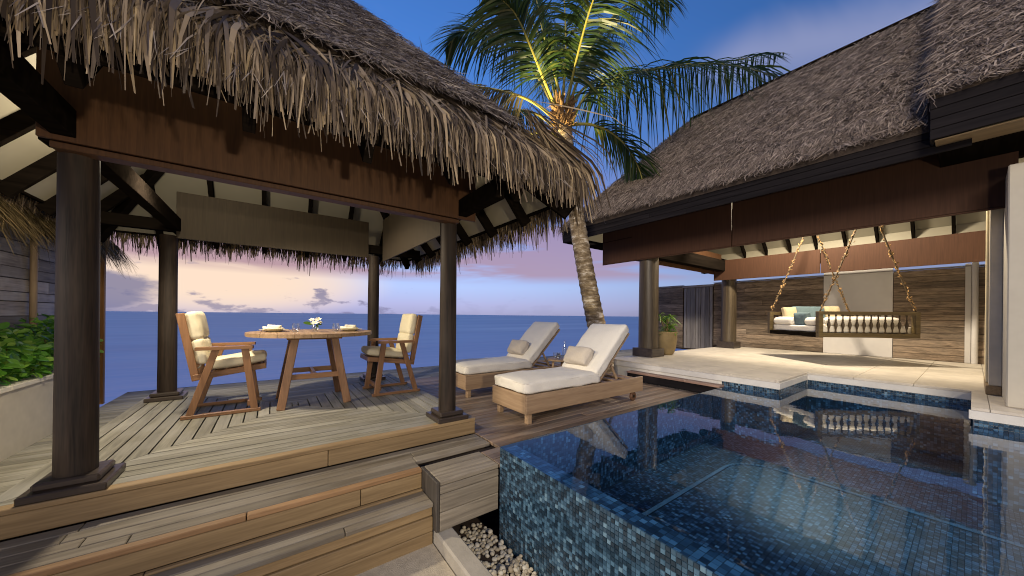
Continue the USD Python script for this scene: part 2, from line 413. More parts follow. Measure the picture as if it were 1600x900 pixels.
valance_house = wood('valance_house', (.044, .020, .011), (.068, .031, .017), 2, .7, (.95, 1.05), grain=2.5, bump=.04, spec=.2)
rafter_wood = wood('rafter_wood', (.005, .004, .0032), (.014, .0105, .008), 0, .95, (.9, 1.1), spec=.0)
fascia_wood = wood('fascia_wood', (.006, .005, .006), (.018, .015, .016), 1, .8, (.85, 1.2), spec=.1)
fence_x = wood('fence_y', (.11, .095, .088), (.36, .32, .29), 1, .75, (.6, 1.3), grey=(.36, .35, .36), greyfac=.6)
wall_y = wood('timber_wall_y', (.05, .036, .026), (.38, .285, .20), 1, .75, (.6, 1.25), grain=1.3, bump=.5, grey=(.28, .23, .18), greyfac=.3)
gate_z = wood('gate_boards', (.11, .10, .10), (.27, .255, .25), 2, .7, (.7, 1.25))
fence_post = wood('fence_post', (.20, .14, .085), (.36, .26, .16), 2, .6, (.95, 1.05))
orange_post = wood('orange_post', (.22, .10, .02), (.42, .20, .05), 2, .55, (.95, 1.05))
baluster_wood = wood('baluster_wood', (.03, .02, .011), (.075, .05, .028), 2, .5, (.95, 1.05), bump=.1)
swing_wood = wood('swing_wood', (.055, .038, .016), (.125, .09, .038), 0, .45, (.95, 1.05), bump=.1)
cream = plain('cream_ceiling', (.31, .285, .215), .6, .02, 30, .05)
cream_wall = plain('cream_wall', (.47, .43, .35), .7, .04, 60, .05)
white_wall = plain('white_panel', (.62, .60, .58), .7, .03, 60, .04)
planter_mat = plain('planter_render', (.50, .46, .37), .75, .08, 70, .09)
coping_mat = plain('planter_coping', (.66, .62, .52), .75, .08, 70, .09)
stone = plain('terrace_stone', (.54, .49, .41), .55, .05, 34, .17)
stone_edge = plain('terrace_edge', (.60, .58, .54), .6, .04, 40, .08)
concrete = plain('kerb_concrete', (.36, .33, .28), .8, .15, 90, .14)
paver = plain('paver', (.33, .30, .28), .7, .1, 60, .1)
sand = plain('sand', (.42, .37, .29), .9, .5, 160, .18)
soil = plain('dark_soil', (.05, .035, .028), .95, .4, 60, .3)
linen = plain('linen', (.72, .68, .60), .85, .25, 420, .04)
linen_yellow = plain('cream_linen', (.73, .655, .46), .85, .25, 420, .04)
pillow_mat = plain('pillow_linen', (.52, .46, .38), .85, .3, 420, .06)
teal_cloth = plain('teal_cloth', (.10, .15, .17), .85, .3, 420, .1)
ochre_cloth = plain('ochre_cloth', (.46, .38, .24), .85, .3, 420, .1)
plate_mat = plain('glazed_plate', (.62, .55, .36), .25, 0, 40, .05)
napkin_mat = plain('napkin', (.78, .74, .62), .85, .2, 300, .03)
pot_mat = plain('pot_clay', (.20, .145, .065), .7, .5, 30, .35)
metal = plain('bronze_metal', (.05, .045, .04), .35, 0, 40, .1, metallic=1.0)
rubber = plain('wheel_rubber', (.02, .018, .017), .6, 0, 40, .1)
wheel_wood = plain('wheel_timber', (.11, .055, .03), .5, 0, 40, .15)
white_pipe = plain('pale_pipe', (.60, .58, .56), .5, 0, 40, .05)
flower_white = plain('flower_petals', (.80, .78, .66), .6, 0, 40, .05)
flower_yellow = plain('flower_centres', (.65, .5, .08), .6, 0, 40, .05)
driftwood = plain('driftwood', (.26, .155, .06), .7, .3, 60, .45)
rope_mat = plain('rope', (.08, .055, .03), .8, .3, 120, .3)
boot_mat = plain('palm_boot', (.19, .105, .04), .85, .4, 40, .4)


def leafmat(name, stops, trans=.35, rough=.45, spec=.4):
    t = [(p, tuple(np.array(c) * 1.4)) for p, c in stops]
    nd = {'g': ('attribute', {'attribute': 'tone'}), 'r': ('rgb_ramp', {'ramp': stops}), 'rt': ('rgb_ramp', {'ramp': t}),
          'p': ('principled_bsdf', {'roughness': rough, 'specular_ior_level': spec}), 't': ('translucent_bsdf', {}), 'm': ('mix_closure', {'fac': trans})}
    TONED.add(name)
    lk = [('g.fac', 'r.fac'), ('g.fac', 'rt.fac'), ('r.color', 'p.base_color'), ('rt.color', 't.color'),
          ('p.BSDF', 'm.closure1'), ('t.BSDF', 'm.closure2')]
    return mat(name, nd, lk, 'm.closure')


thatch_l = leafmat('thatch_pavilion', [(0, (.075, .057, .05)), (.3, (.18, .145, .125)), (.7, (.34, .285, .24)), (.93, (.45, .375, .30)), (1, (.48, .39, .27))], .10, .7, .25)
thatch_f = leafmat('thatch_fringe', [(0, (.025, .017, .012)), (.3, (.085, .062, .042)), (.62, (.205, .155, .105)), (.9, (.36, .275, .175)), (1, (.46, .35, .20))], .12, .65, .25)  # warmer than the roof leaves, lamplight on the eaves put into the colour
thatch_r = leafmat('thatch_house', [(0, (.045, .034, .027)), (.35, (.15, .114, .089)), (.75, (.30, .235, .185)), (1, (.47, .38, .30))], .06, .75, .2)
thatch_y = leafmat('thatch_golden', [(0, (.045, .032, .014)), (.4, (.12, .088, .040)), (.8, (.20, .15, .07)), (1, (.27, .20, .10))], .12, .7, .2)
shell_mat = plain('thatch_under', (.05, .036, .027), .95, .6, 60, .4)  # dark base, the shade between leaves put into its colour
frond_mat = leafmat('frond_leaflets', [(0, (.016, .036, .008)), (.5, (.035, .070, .014)), (.85, (.065, .10, .018)), (1, (.16, .15, .03))], .35, .4, .5)
dry_frond = leafmat('dry_leaflets', [(0, (.07, .055, .02)), (.5, (.15, .115, .04)), (1, (.26, .20, .08))], .3, .6)
rachis_mat = plain('frond_stem', (.30, .26, .055), .45, .05, 20, .2)
shrub_leaf = leafmat('shrub_leaf', [(0, (.04, .14, .015)), (.5, (.10, .28, .03)), (.85, (.20, .42, .05)), (1, (.34, .54, .10))], .35, .35, .5)
pot_leaf = leafmat('pot_leaf', [(0, (.05, .11, .015)), (.6, (.12, .23, .035)), (1, (.25, .36, .07))], .3, .4)

pebble_mat = mat('pebble', {'g': ('attribute', {'attribute': 'tone'}),
                            'r': ('rgb_ramp', {'ramp': [(0, (.46, .39, .28)), (.5, (.64, .58, .46)), (1, (.80, .76, .66))]}), 'p': ('principled_bsdf', {'roughness': .6})},
                 [('g.fac', 'r.fac'), ('r.color', 'p.base_color')])
TONED.add('pebble')


def tilemat(name, gain=1.0, rough=.18):
    s = [(0, (.013, .030, .052)), (.25, (.022, .048, .080)), (.48, (.036, .080, .135)), (.70, (.06, .13, .21)), (.86, (.09, .19, .30)), (.96, (.13, .25, .37)), (1, (.22, .36, .48))]
    s = [(p, tuple(np.array(c) * gain)) for p, c in s]
    TONED.add(name)
    return mat(name, {'g': ('attribute', {'attribute': 'tone'}),
                      'r': ('rgb_ramp', {'ramp': s}), 'p': ('principled_bsdf', {'roughness': rough, 'specular_ior_level': .6})},
               [('g.fac', 'r.fac'), ('r.color', 'p.base_color')])


tile_mat = tilemat('mosaic', .72)
tile_deep = tilemat('mosaic_pool_floor', .72, .4)
grout = plain('grout', (.035, .05, .065), .8, 0, 60, .1)

water_mat = mat('pool_water', {'tc': ('texture_coordinate', {}), 'n': ('noise_texture', {'scale': 5.0, 'detail': 3.0}), 'b': ('bump', {'strength': .045, 'distance': .02}),
                               'lw': ('layer_weight', {'blend': .5}), 'pw': ('math', {'math_type': 'power', 'value2': 5.0}), 'f': ('math', {'math_type': 'multiply_add', 'value2': .96, 'value3': .022}), 't': ('transparent_bsdf', {'color': (.56, .78, .97)}), 'g': ('glossy_bsdf', {'color': (.95, .97, 1.0), 'roughness': .006}), 'm': ('mix_closure', {})},
                [('tc.object', 'n.vector'), ('n.fac', 'b.height'), ('b.normal', 'g.normal'), ('b.normal', 'lw.normal'), ('lw.facing', 'pw.value1'), ('pw.value', 'f.value1'), ('f.value', 'm.fac'), ('t.BSDF', 'm.closure1'), ('g.BSDF', 'm.closure2')], 'm.closure')
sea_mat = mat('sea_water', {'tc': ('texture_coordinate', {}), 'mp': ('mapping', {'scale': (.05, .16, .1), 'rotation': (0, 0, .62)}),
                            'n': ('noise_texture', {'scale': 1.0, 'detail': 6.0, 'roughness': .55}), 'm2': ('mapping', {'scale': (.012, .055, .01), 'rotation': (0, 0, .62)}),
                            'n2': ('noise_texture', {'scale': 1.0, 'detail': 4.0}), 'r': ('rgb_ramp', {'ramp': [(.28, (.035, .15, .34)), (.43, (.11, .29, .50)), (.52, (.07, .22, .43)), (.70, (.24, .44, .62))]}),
                            'pos': ('geometry', {}), 'len': ('vector_math', {'math_type': 'length'}), 'inv': ('math', {'math_type': 'divide', 'value1': 16.0}), 'hf': ('math', {'math_type': 'multiply', 'value2': .85, 'use_clamp': True}), 'sh': ('mix', {'mix_type': 'mix', 'color2': (.25, .36, .62)}), 'b': ('bump', {'strength': .35, 'distance': 1.0}), 'p': ('principled_bsdf', {'roughness': .42, 'ior': 1.33, 'specular_ior_level': .3})},  # sea paler near the eye, its brighter reflection put into the base colour
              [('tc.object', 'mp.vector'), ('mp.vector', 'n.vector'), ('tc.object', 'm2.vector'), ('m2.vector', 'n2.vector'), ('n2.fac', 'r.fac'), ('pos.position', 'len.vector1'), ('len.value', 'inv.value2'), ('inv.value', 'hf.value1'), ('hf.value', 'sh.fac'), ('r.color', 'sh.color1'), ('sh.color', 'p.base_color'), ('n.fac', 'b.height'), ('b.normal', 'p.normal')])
glass_mat = mat('clear_glass', {'lw': ('layer_weight', {'blend': .5}), 'pw': ('math', {'math_type': 'power', 'value2': 3.0}), 'f': ('math', {'math_type': 'multiply_add', 'value2': .85, 'value3': .13}), 't': ('transparent_bsdf', {'color': (.99, 1.0, 1.0)}), 'g': ('glossy_bsdf', {'roughness': .02}), 'm': ('mix_closure', {})},
                [('lw.facing', 'pw.value1'), ('pw.value', 'f.value1'), ('f.value', 'm.fac'), ('t.BSDF', 'm.closure1'), ('g.BSDF', 'm.closure2')], 'm.closure')
lamp_mat = mat('lamp_face', {'e': ('emission', {'color': (1, .78, .45), 'strength': 6.0})}, [], 'e.emission')

# ================================================================== the setting: sea, ground
sea = B()
n = 60
xs = np.sign(np.linspace(-1, 1, n)) * np.abs(np.linspace(-1, 1, n)) ** 4 * 9000
g = np.array([(x, y, -1.5) for y in xs for x in xs])
q = [(j * n + i, j * n + i + 1, (j + 1) * n + i + 1, (j + 1) * n + i) for j in range(n - 1) for i in range(n - 1)]
q = np.array(q); sea.add(g, np.vstack([q[:, [0, 1, 2]], q[:, [0, 2, 3]]]))
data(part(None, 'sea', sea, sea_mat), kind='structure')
data(part(None, 'ground', box((-14, -14, -1.9), (1.0, 6.6, -.72), .01), sand), kind='structure')
data(part(None, 'ground', box((1.0, -14, -1.9), (30, 6.6, -.96), .01), soil), kind='structure')
data(part(None, 'sand_path', box((-3.2, -3, -.80), (.92, 2.30, -.585), .004), sand), kind='structure')
slab = thing('paving_slab', 'grey rosy stone slab lying in the sand at the foot of the timber steps', 'paving slab')
part(slab, 'slab', box((-.6, 1.2, -.583), (.40, 2.09, -.545), .008), paver)

# ------------------------------------------------------------------ low deck and steps, board by board
PITCH = .098; GAP = .010; TH = .03


def boards_x(parent, name, x0, x1, y0, ztop, m, w=PITCH - GAP, th=TH, lmin=1.3, lmax=2.6, first=None):
    """One row of boards running along x, cut into lengths."""
    x = x0
    while x < x1 - 1e-6:
        L = rng.uniform(lmin, lmax) if first is None else first
        first = None
        e = min(x + L, x1)
        if x1 - e < .4: e = x1
        part(parent, name, box((x, y0, ztop - th), (e - .004 if e < x1 else e, y0 + w, ztop + rng.uniform(-.001, .001)), .004), m)
        x = e


low = setting('low_deck')
row = 0
y = 2.42
for y in [2.135 + k * .0955 for k in range(3)]: boards_x(low, 'plank', 1.432, 5.24, y, -.15, deck_warm, w=.089)
y = 2.42
while y < 7.0:
    dark = y > 5.6
    m = deck_warm
    segs = []
    if y < 2.815: segs = [(-2.2, 1.6)] if False else []
    if y + PITCH < 2.83:
        segs.append((1.62, 5.24))
    elif y < 5.78:
        segs += [(-1.66, -1.19), (1.62, 5.24 if y < 3.75 else (5.40 if y < 4.2 else 9.0))]
    else:
        segs.append((-1.66, 10.9))
    if 4.27 < y < 5.78: segs[-1] = (1.62, 10.9)
    for a, b in segs:
        boards_x(low, 'plank', a, b, y, -.15, m if a > 0 else deck_x)
    y += PITCH
# a dark sheet under the boards stands in for shade in the gaps
part(low, 'joist_base', box((-1.66, 2.44, -.32), (10.9, 7.0, -.20)), soil)
part(low, 'edge_board', box((-1.66, 7.0, -.36), (10.9, 7.03, -.15)), fascia_wood)

steps = setting('timber_steps')
w1 = (2.82 - 2.39 - .055) / 4
for k in range(4):
    boards_x(steps, 'tread', -2.6, 1.60 if k > 0 else .915, 2.445 + k * w1, -.15, tread_x, w=w1 - .006)
boards_x(steps, 'nosing', -2.6, .915, 2.392, -.149, nosing_x, w=.05, first=1.1)
boards_x(steps, 'riser', -2.6, .915, 2.394, -.183, golden_x, w=.03, th=.107, first=1.25)
w2 = (2.39 - 2.17 - .02) / 3
boards_x(steps, 'nosing', -2.6, .915, 2.372, -.293, golden_x, w=.03, first=2.1)
for k in range(3):
    boards_x(steps, 'tread', -2.6, .915, 2.172 + k * w2, -.30, tread_x, w=w2 - .005, first=rng.uniform(.6, 1.8))
for z, h, yy in ((-.334, .06, 2.19), (-.398, .10, 2.178), (-.502, .095, 2.178)):
    boards_x(steps, 'riser', -2.6, .915, yy, z, golden_x, w=.03, th=h, first=3.2)
part(steps, 'carcass', box((-2.6, 2.23, -.583), (.905, 2.36, -.335)), soil)
part(steps, 'carcass', box((-2.6, 2.43, -.62), (.905, 2.82, -.185)), soil)

bench = thing('timber_bench', 'low weathered timber box between the steps and the tiled pool wall', 'bench')
for k in range(3):
    part(bench, 'top_board', box((.945, 2.132 + k * .1, -.178), (1.424, 2.132 + k * .1 + .094, -.148), .004), box_x)
for k, (z0, z1) in enumerate(((-.235, -.182), (-.36, -.239), (-.49, -.364))):
    part(bench, 'front_board', box((.945, 2.128, z0), (1.424, 2.158, z1), .004), box_x)
part(bench, 'end_board', box((.917, 2.126, -.49), (.941, 2.425, -.147), .004), wood('bench_end', (.045, .038, .032), (.11, .095, .08), 2), label='dark end board')
part(bench, 'core', box((.96, 2.17, -.48), (1.41, 2.40, -.20)), soil)

kerb = thing('concrete_kerb', 'pale concrete kerb edging the pebble bed below the timber bench', 'kerb')
for k in range(4):
    part(kerb, 'kerb_block', box((.925, 2.40 - (k + 1) * .86 + .004, -.90), (1.05, 2.40 - k * .86, -.497), .012), concrete)

# pebble bed: about 300 of the nearest pebbles are parts, the rest one heap
bed = setting('pebble_bed')
part(bed, 'bed_soil', box((1.052, -1.0, -.95), (1.43, 2.6, -.725)), soil)
ico = trimesh.creation.icosphere(2); ico1 = trimesh.creation.icosphere(1)
pr_ = np.random.default_rng(11)


def pebble(x, y, z, base):
    s = pr_.uniform(.013, .022) * np.array([1, pr_.uniform(.7, 1.0), pr_.uniform(.55, .8)])
    v = base.vertices * (1 + .22 * (meshkit.noise(base.vertices * 1.3 + pr_.uniform(0, 90), 3)[:, None] - .5)) * s
    M = trimesh.transformations.random_rotation_matrix(pr_.random(3))[:3, :3]
    M2 = trimesh.transformations.rotation_matrix(pr_.normal(0, .4), pr_.normal(size=3))[:3, :3] @ trimesh.transformations.rotation_matrix(pr_.uniform(0, 6), (0, 0, 1))[:3, :3]
    return v @ M2.T + (x, y, z), base.faces


spots = []
for layer in range(3):
    yy = .9
    while yy < 2.36:
        xx = 1.066
        while xx < 1.42:
            dens = 1.0 if yy < 1.86 else .8  # fewer pebbles by the bench, darkening the end that lies in shade
            if layer == 0 or pr_.random() < (.75 if layer == 1 else .35) * (1 if yy < 1.86 else .1):
                if pr_.random() < dens: spots.append((xx + pr_.normal(0, .006), yy + pr_.normal(0, .006), -.716 + layer * .017 + (.012 if yy < 1.86 else 0) + pr_.normal(0, .004)))
            xx += .031
        yy += .031
spots = sorted(spots, key=lambda s: -(s[2] > -.71) - (1.4 < s[1] < 2.2) * 2 + pr_.random() * .3)
rest = B()
for i, s in enumerate(spots):
    if i < 290: part(bed, 'pebble', pebble(*s, ico1 if i > 200 else ico), pebble_mat, smooth=True)
    else: rest.add(*pebble(*s, ico1))
part(bed, 'pebbles', rest, pebble_mat, smooth=True, kind='stuff')

# ------------------------------------------------------------------ the pool
WZ = -.012
PX0, PX1, PY1, PYN = 1.43, 5.42, 2.12, -3.0
NX1, NY0, NY1 = 6.68, .01, 1.49          # the arm that reaches into the terrace
pool = thing('swimming_pool', 'raised swimming pool faced with small blue mosaic tiles, its water level with the rim', 'swimming pool')
shell = B()
shell.box((PX0 + .005, PYN, -.80), (PX0 + .14, PY1, WZ - .012), .001)
part(pool, 'outer_wall', shell, grout)
# outer wall tiles: each a little box with a slightly uneven face
tp = .0245; tt = B(); tiles = []
tr = np.random.default_rng(5)
for j in range(int((PY1 - .2) / tp)):
    for k in range(30):
        y0 = PY1 - (j + 1) * tp; z1 = WZ - .004 - k * tp
        tiles.append((y0, z1))
near = sorted(range(len(tiles)), key=lambda i: abs(tiles[i][0] - .92) + abs(tiles[i][1] + .45) * .8)


def tile_box(y0, z1, x=PX0, g=.0022):
    d = tr.normal(0, .0004, 4)
    v = [(x + .006, y0 + g / 2, z1 - tp + g / 2), (x + .006, y0 + tp - g / 2, z1 - tp + g / 2), (x + .006, y0 + tp - g / 2, z1 - g / 2), (x + .006, y0 + g / 2, z1 - g / 2)]
    e = .0012
    v += [(x + d[0], y0 + g / 2 + e, z1 - tp + g / 2 + e), (x + d[1], y0 + tp - g / 2 - e, z1 - tp + g / 2 + e), (x + d[2], y0 + tp - g / 2 - e, z1 - g / 2 - e), (x + d[3], y0 + g / 2 + e, z1 - g / 2 - e)]
    f = [(4, 6, 5), (4, 7, 6)]
    for a in range(4):
        b = (a + 1) % 4; f += [(a, 4 + b, b), (a, 4 + a, 4 + b)]
    return np.array(v), f


for c, i in enumerate(near):
    if c < 296: part(pool, 'tile', tile_box(*tiles[i]), tile_mat)
    else: tt.add(*tile_box(*tiles[i]))
part(pool, 'wall_tiles', tt, tile_mat, kind='stuff')


def tile_field(o, u, v, nu, nv, pitch, n_, gap=.0025, seed=1):
    """Flat tiles over a rectangle: corner o, unit directions u, v, normal n_."""
    r = np.random.default_rng(seed)
    o, u, v, n_ = (np.asarray(a, float) for a in (o, u, v, n_))
    I, J = np.meshgrid(np.arange(nu), np.arange(nv), indexing='ij'); I, J = I.ravel(), J.ravel()
    base = o + I[:, None] * u * pitch + J[:, None] * v * pitch
    t = pitch - gap
    P = np.stack([base, base + u * t, base + u * t + v * t, base + v * t], 1) + n_ * r.uniform(.001, .003, (len(base), 1, 1))
    V = P.reshape(-1, 3); k = np.arange(len(base))[:, None] * 4
    F = np.vstack([k + [0, 1, 2], k + [0, 2, 3]])
    return V, F


FZ = -.70
fl = B()
tl = .027
fl.add(*tile_field((PX0 + .14, PYN, FZ), (1, 0, 0), (0, 1, 0), int((PX1 - PX0 - .14) / tl), int((PY1 - PYN) / tl), tl, (0, 0, 1), seed=2))
fl.add(*tile_field((PX1, NY0, FZ), (1, 0, 0), (0, 1, 0), int((NX1 - PX1) / tl), int((NY1 - NY0) / tl), tl, (0, 0, 1), seed=3))
fl.add(*tile_field((PX0 + .14, PY1, FZ), (1, 0, 0), (0, 0, 1), int((PX1 - PX0 - .14) / tl), 25, tl, (0, -1, 0), seed=4))
fl.add(*tile_field((PX1, NY1, FZ), (0, 1, 0), (0, 0, 1), int((PY1 - NY1) / tl), 25, tl, (-1, 0, 0), seed=5))
fl.add(*tile_field((PX1, PYN, FZ), (0, 1, 0), (0, 0, 1), int((NY0 - PYN) / tl), 25, tl, (-1, 0, 0), seed=6))
fl.add(*tile_field((NX1, NY0, FZ), (0, 1, 0), (0, 0, 1), int((NY1 - NY0) / tl), 25, tl, (-1, 0, 0), seed=7))
fl.add(*tile_field((PX1, NY1, FZ), (1, 0, 0), (0, 0, 1), int((NX1 - PX1) / tl), 25, tl, (0, -1, 0), seed=8))
part(pool, 'basin_tiles', fl, tile_deep, kind='stuff')
fl2 = tile_field((PX0 + .002, PYN, WZ - .0125), (1, 0, 0), (0, 1, 0), 4, int((PY1 - PYN) / .034), .034, (0, 0, 1), seed=12)
part(pool, 'rim_tiles', fl2, tile_deep, kind='stuff')
# a low submerged ledge with a rounded corner and a paler edge
def rounded(x1, y1, r):
    an = np.radians(np.linspace(90, 0, 12))
    return [(1.75, y1)] + [(x1 - r + r * math.cos(t), y1 - r + r * math.sin(t)) for t in an] + [(x1, PYN + .1), (1.75, PYN + .1)]


led = rounded(4.2, 1.5, .35)
bt = tile_field((1.75, PYN, FZ + .14), (1, 0, 0), (0, 1, 0), 91, 167, tl, (0, 0, 1), seed=9)
vq = bt[0].reshape(-1, 4, 3); cen = vq.mean(1)
ins = (cen[:, 0] < 4.19) & (cen[:, 1] < 1.49) & ~((cen[:, 0] > 3.85) & (cen[:, 1] > 1.15) & (np.hypot(cen[:, 0] - 3.85, cen[:, 1] - 1.15) > .34))
V = vq[ins].reshape(-1, 3); k4 = np.arange(ins.sum())[:, None] * 4
part(pool, 'submerged_ledge', (V, np.vstack([k4 + [0, 1, 2], k4 + [0, 2, 3]])), tile_deep, kind='stuff')
part(pool, 'ledge_base', B().prism([(x, y, FZ + .0) for x, y in led][::-1], (0, 0, .138)), grout)
edge = B(); P2 = np.array(led[:14]); er = np.random.default_rng(77)
for i in range(len(P2) - 1):
    L = np.linalg.norm(P2[i + 1] - P2[i]); nn = max(int(L / .034), 1)
    for j in range(nn):
        p = P2[i] + (P2[i + 1] - P2[i]) * (j + .5) / nn
        edge.box((p[0] - .016, p[1] - .016, FZ + .145), (p[0] + .016, p[1] + .016, FZ + .152 + er.uniform(0, .002)), .001)
part(pool, 'ledge_edge_tiles', edge, plain('ledge_edge', (.10, .165, .22), .4, 0, 60, .3), kind='stuff')
bs = B()
bs.box((PX0 + .13, PYN, FZ - .15), (PX1 + .3, PY1 + .1, FZ), .001)
bs.box((PX1 + .3, NY0 - .2, FZ - .15), (NX1 + .3, NY1 + .1, FZ), .001)
bs.box((PX0 + .14, PY1 + .003, FZ), (PX1 + .1, PY1 + .08, WZ - .035), .001)
for lo_, hi_ in (((PX1 + .004, NY1 - .004, FZ), (PX1 + .018, PY1 + .3, WZ - .005)), ((PX1 + .004, PYN, FZ), (PX1 + .018, NY0 + .004, WZ - .005)), ((NX1 + .004, NY0 - .01, FZ), (NX1 + .016, NY1 + .01, WZ - .005)), ((PX1 + .019, NY1 + .004, FZ), (NX1 + .003, NY1 + .016, WZ - .005))):
    bs.box(lo_, hi_, .001)
part(pool, 'basin', bs, grout)
wv = np.array([(PX0 + .002, PYN, WZ), (PX1 + .0, PYN, WZ), (PX1, NY0, WZ), (NX1, NY0, WZ), (NX1, NY1, WZ), (PX1, NY1, WZ), (PX1, PY1 - .002, WZ), (PX0 + .002, PY1 - .002, WZ)])
water = part(None, 'pool_water', (wv, [(0, 1, 2), (0, 2, 5), (2, 3, 4), (2, 4, 5), (0, 5, 6), (0, 6, 7)]), water_mat)
data(water, kind='structure')
# slate lip along the deck side
part(pool, 'deck_lip', box((PX0 + .006, PY1 + .0, -.40), (PX1 - .1, PY1 + .012, WZ - .004), .002), grout)

# ------------------------------------------------------------------ terrace of pale stone
VILLA = .877
NX1, NY0, NY1 = 6.68 / VILLA, .01 / VILLA, 1.49 / VILLA
terrace = setting('stone_terrace')
TX0, TX1, TY0, TY1, TZ = 5.42 / VILLA, 12.4, -1.2, 4.85, .05


def slabbox(lo, hi): return box(lo, hi, .004)


part(terrace, 'base', slabbox((NX1 + .02, -1.2, -.9), (TX1 + .2, TY1, TZ - .03)), stone_edge)
part(terrace, 'base', slabbox((TX0 + .02, NY1 + .02, -.9), (NX1 + .02, TY1, TZ - .03)), stone_edge)
part(terrace, 'base', slabbox((TX0 + .02, -3.4, -.9), (NX1 + .02, NY0 - .02, TZ - .03)), stone_edge)
sp = .62
ny = int(math.ceil((TY1 + 3.4) / sp))
for j in range(ny):
    x = TX0 - (.31 if j % 2 else 0)
    y0 = TY1 - (j + 1) * sp; y1 = y0 + sp
    while x < TX1:
        cells = [(max(x, TX0), min(x + sp * 1.5, TX1), max(y0, -3.4), y1)]
        out = []
        for (a, b, c, d) in cells:   # cut out the pool arm
            if b <= NX1 and a < NX1 and c < NY1 and d > NY0:
                if d > NY1: out.append((a, b, NY1, d))
                if c < NY0: out.append((a, b, c, NY0))
            elif a < NX1 and c < NY1 and d > NY0:
                out.append((NX1, b, c, d))
                if d > NY1: out.append((a, NX1, NY1, d))
                if c < NY0: out.append((a, NX1, c, NY0))
            else: out.append((a, b, c, d))
        for (a, b, c, d) in out:
            if b - a > .03 and d - c > .03 and not (c < -1.2 and a > 7.6):
                part(terrace, 'stone_slab', box((a + .002, c + .002, TZ - .03), (b - .002, d - .002, TZ + rng.uniform(-.0008, .0008)), .003), stone)
        x += sp * 1.5
# pale rim and mosaic waterline on the pool side
rim = B()
for lo, hi in (((TX0 - .012, NY1, -.075), (TX0 + .03, TY1, TZ - .031)), ((TX0, NY1 - .012, -.075), (NX1, NY1 + .03, TZ - .031)), ((NX1 - .012, NY0, -.075), (NX1 + .03, NY1, TZ - .031)), ((TX0 - .012, -3.4, -.075), (TX0 + .03, NY0 + .012, TZ - .031))):
    rim.box(lo, hi, .003)
part(terrace, 'rim', rim, stone_edge)
wl = B()
for i, (o, u, L, nrm) in enumerate((((TX0 - .004, NY1, -.20), (0, 1, 0), 2.50 - NY1, (-1, 0, 0)), ((TX0, NY1 - .004, -.20), (1, 0, 0), NX1 - TX0, (0, -1, 0)), ((NX1 - .004, NY0, -.20), (0, 1, 0), NY1 - NY0, (-1, 0, 0)), ((TX0 - .004, -3.4, -.20), (0, 1, 0), 3.4, (-1, 0, 0)))):
    wl.add(*tile_field(o, u, (0, 0, 1), int(L / .03), 5, .03, nrm, seed=20 + i))
part(terrace, 'waterline_tiles', wl, tile_mat, kind='stuff')
VILLA = 1.0
# timber step up to the terrace
step = thing('terrace_step', 'rosy timber step along the raised edge of the stone terrace', 'step')
for k, yy in enumerate(np.arange(2.14, 3.7, .52)):
    for q_ in range(2):
        part(step, 'step_board', box((5.25 + q_ * .085, yy, -.022), (5.25 + q_ * .085 + .081, yy + .515, .008), .004), pink_x)
part(step, 'riser', box((5.265, 2.15, -.148), (5.29, 3.69, -.025)), fascia_wood)
part(step, 'end_panel', box((5.29, 2.15, -.148), (5.40, 2.17, -.025)), fascia_wood)

# ================================================================== garden pavilion on the left
CX0, CX1, CY0, CY1 = -.895, 1.385, 2.98, 5.42
pdeck = setting('pavilion_deck')
DX0, DX1, DY0, DY1 = -1.18, 1.61, 2.82, 5.80
part(pdeck, 'nosing', box((DX0, DY0, -.028), (DX1, DY0 + .07, .002), .004), golden_x)
part(pdeck, 'fascia', box((DX0, DY0 + .004, -.148), (.35, DY0 + .03, -.031), .004), golden_x)
part(pdeck, 'fascia', box((.354, DY0 + .004, -.148), (DX1 - .002, DY0 + .03, -.031), .004), golden_x)
part(pdeck, 'fascia', box((DX1 - .028, DY0 + .034, -.148), (DX1 - .002, DY1, -.031), .004), golden_y)
part(pdeck, 'fascia', box((DX0 + .002, DY0 + .034, -.148), (DX0 + .028, DY1, -.031), .004), golden_y)
part(pdeck, 'fascia', box((DX0, DY1 - .03, -.148), (DX1, DY1 - .004, -.031), .004), golden_x)
ex0, ex1, ey0, ey1 = DX0, DX1, DY0 + .073, DY1
k = 0
bp = .098
while ex1 - ex0 > 2 * bp and ey1 - ey0 > 2 * bp:
    w = bp - .011
    zt = lambda: rng.uniform(-.0012, .0012)
    for (p, m) in ((((ex0, ey0), (ex1, ey0), (ex1 - w, ey0 + w), (ex0 + w, ey0 + w)), deck_x), (((ex0, ey1), (ex0 + w, ey1 - w), (ex1 - w, ey1 - w), (ex1, ey1)), deck_x),
                   (((ex0, ey0 + .006), (ex0 + w, ey0 + w + .006), (ex0 + w, ey1 - w - .006), (ex0, ey1 - .006)), deck_y), (((ex1, ey0 + .006), (ex1, ey1 - .006), (ex1 - w, ey1 - w - .006), (ex1 - w, ey0 + w + .006)), deck_y)):
        z = zt()
        part(pdeck, 'plank', B().prism([(x, y, z - .028) for x, y in p], (0, 0, .028)), m)
    ex0 += bp; ex1 -= bp; ey0 += bp; ey1 -= bp
if ex1 - ex0 > .02:
    yy = ey0
    for xx in np.arange(ex0, ex1 - .02, bp):
        part(pdeck, 'plank', box((xx, ey0, -.028), (min(xx + bp - .006, ex1), ey1, 0), .003), deck_y)
part(pdeck, 'joist_base', box((DX0 + .05, DY0 + .05, -.149), (DX1 - .05, DY1 - .05, -.034)), soil)  # dark sheet, the shade between planks put into its colour

pav = thing('garden_pavilion', 'open thatched pavilion on dark round posts sheltering the dining table', 'pavilion')


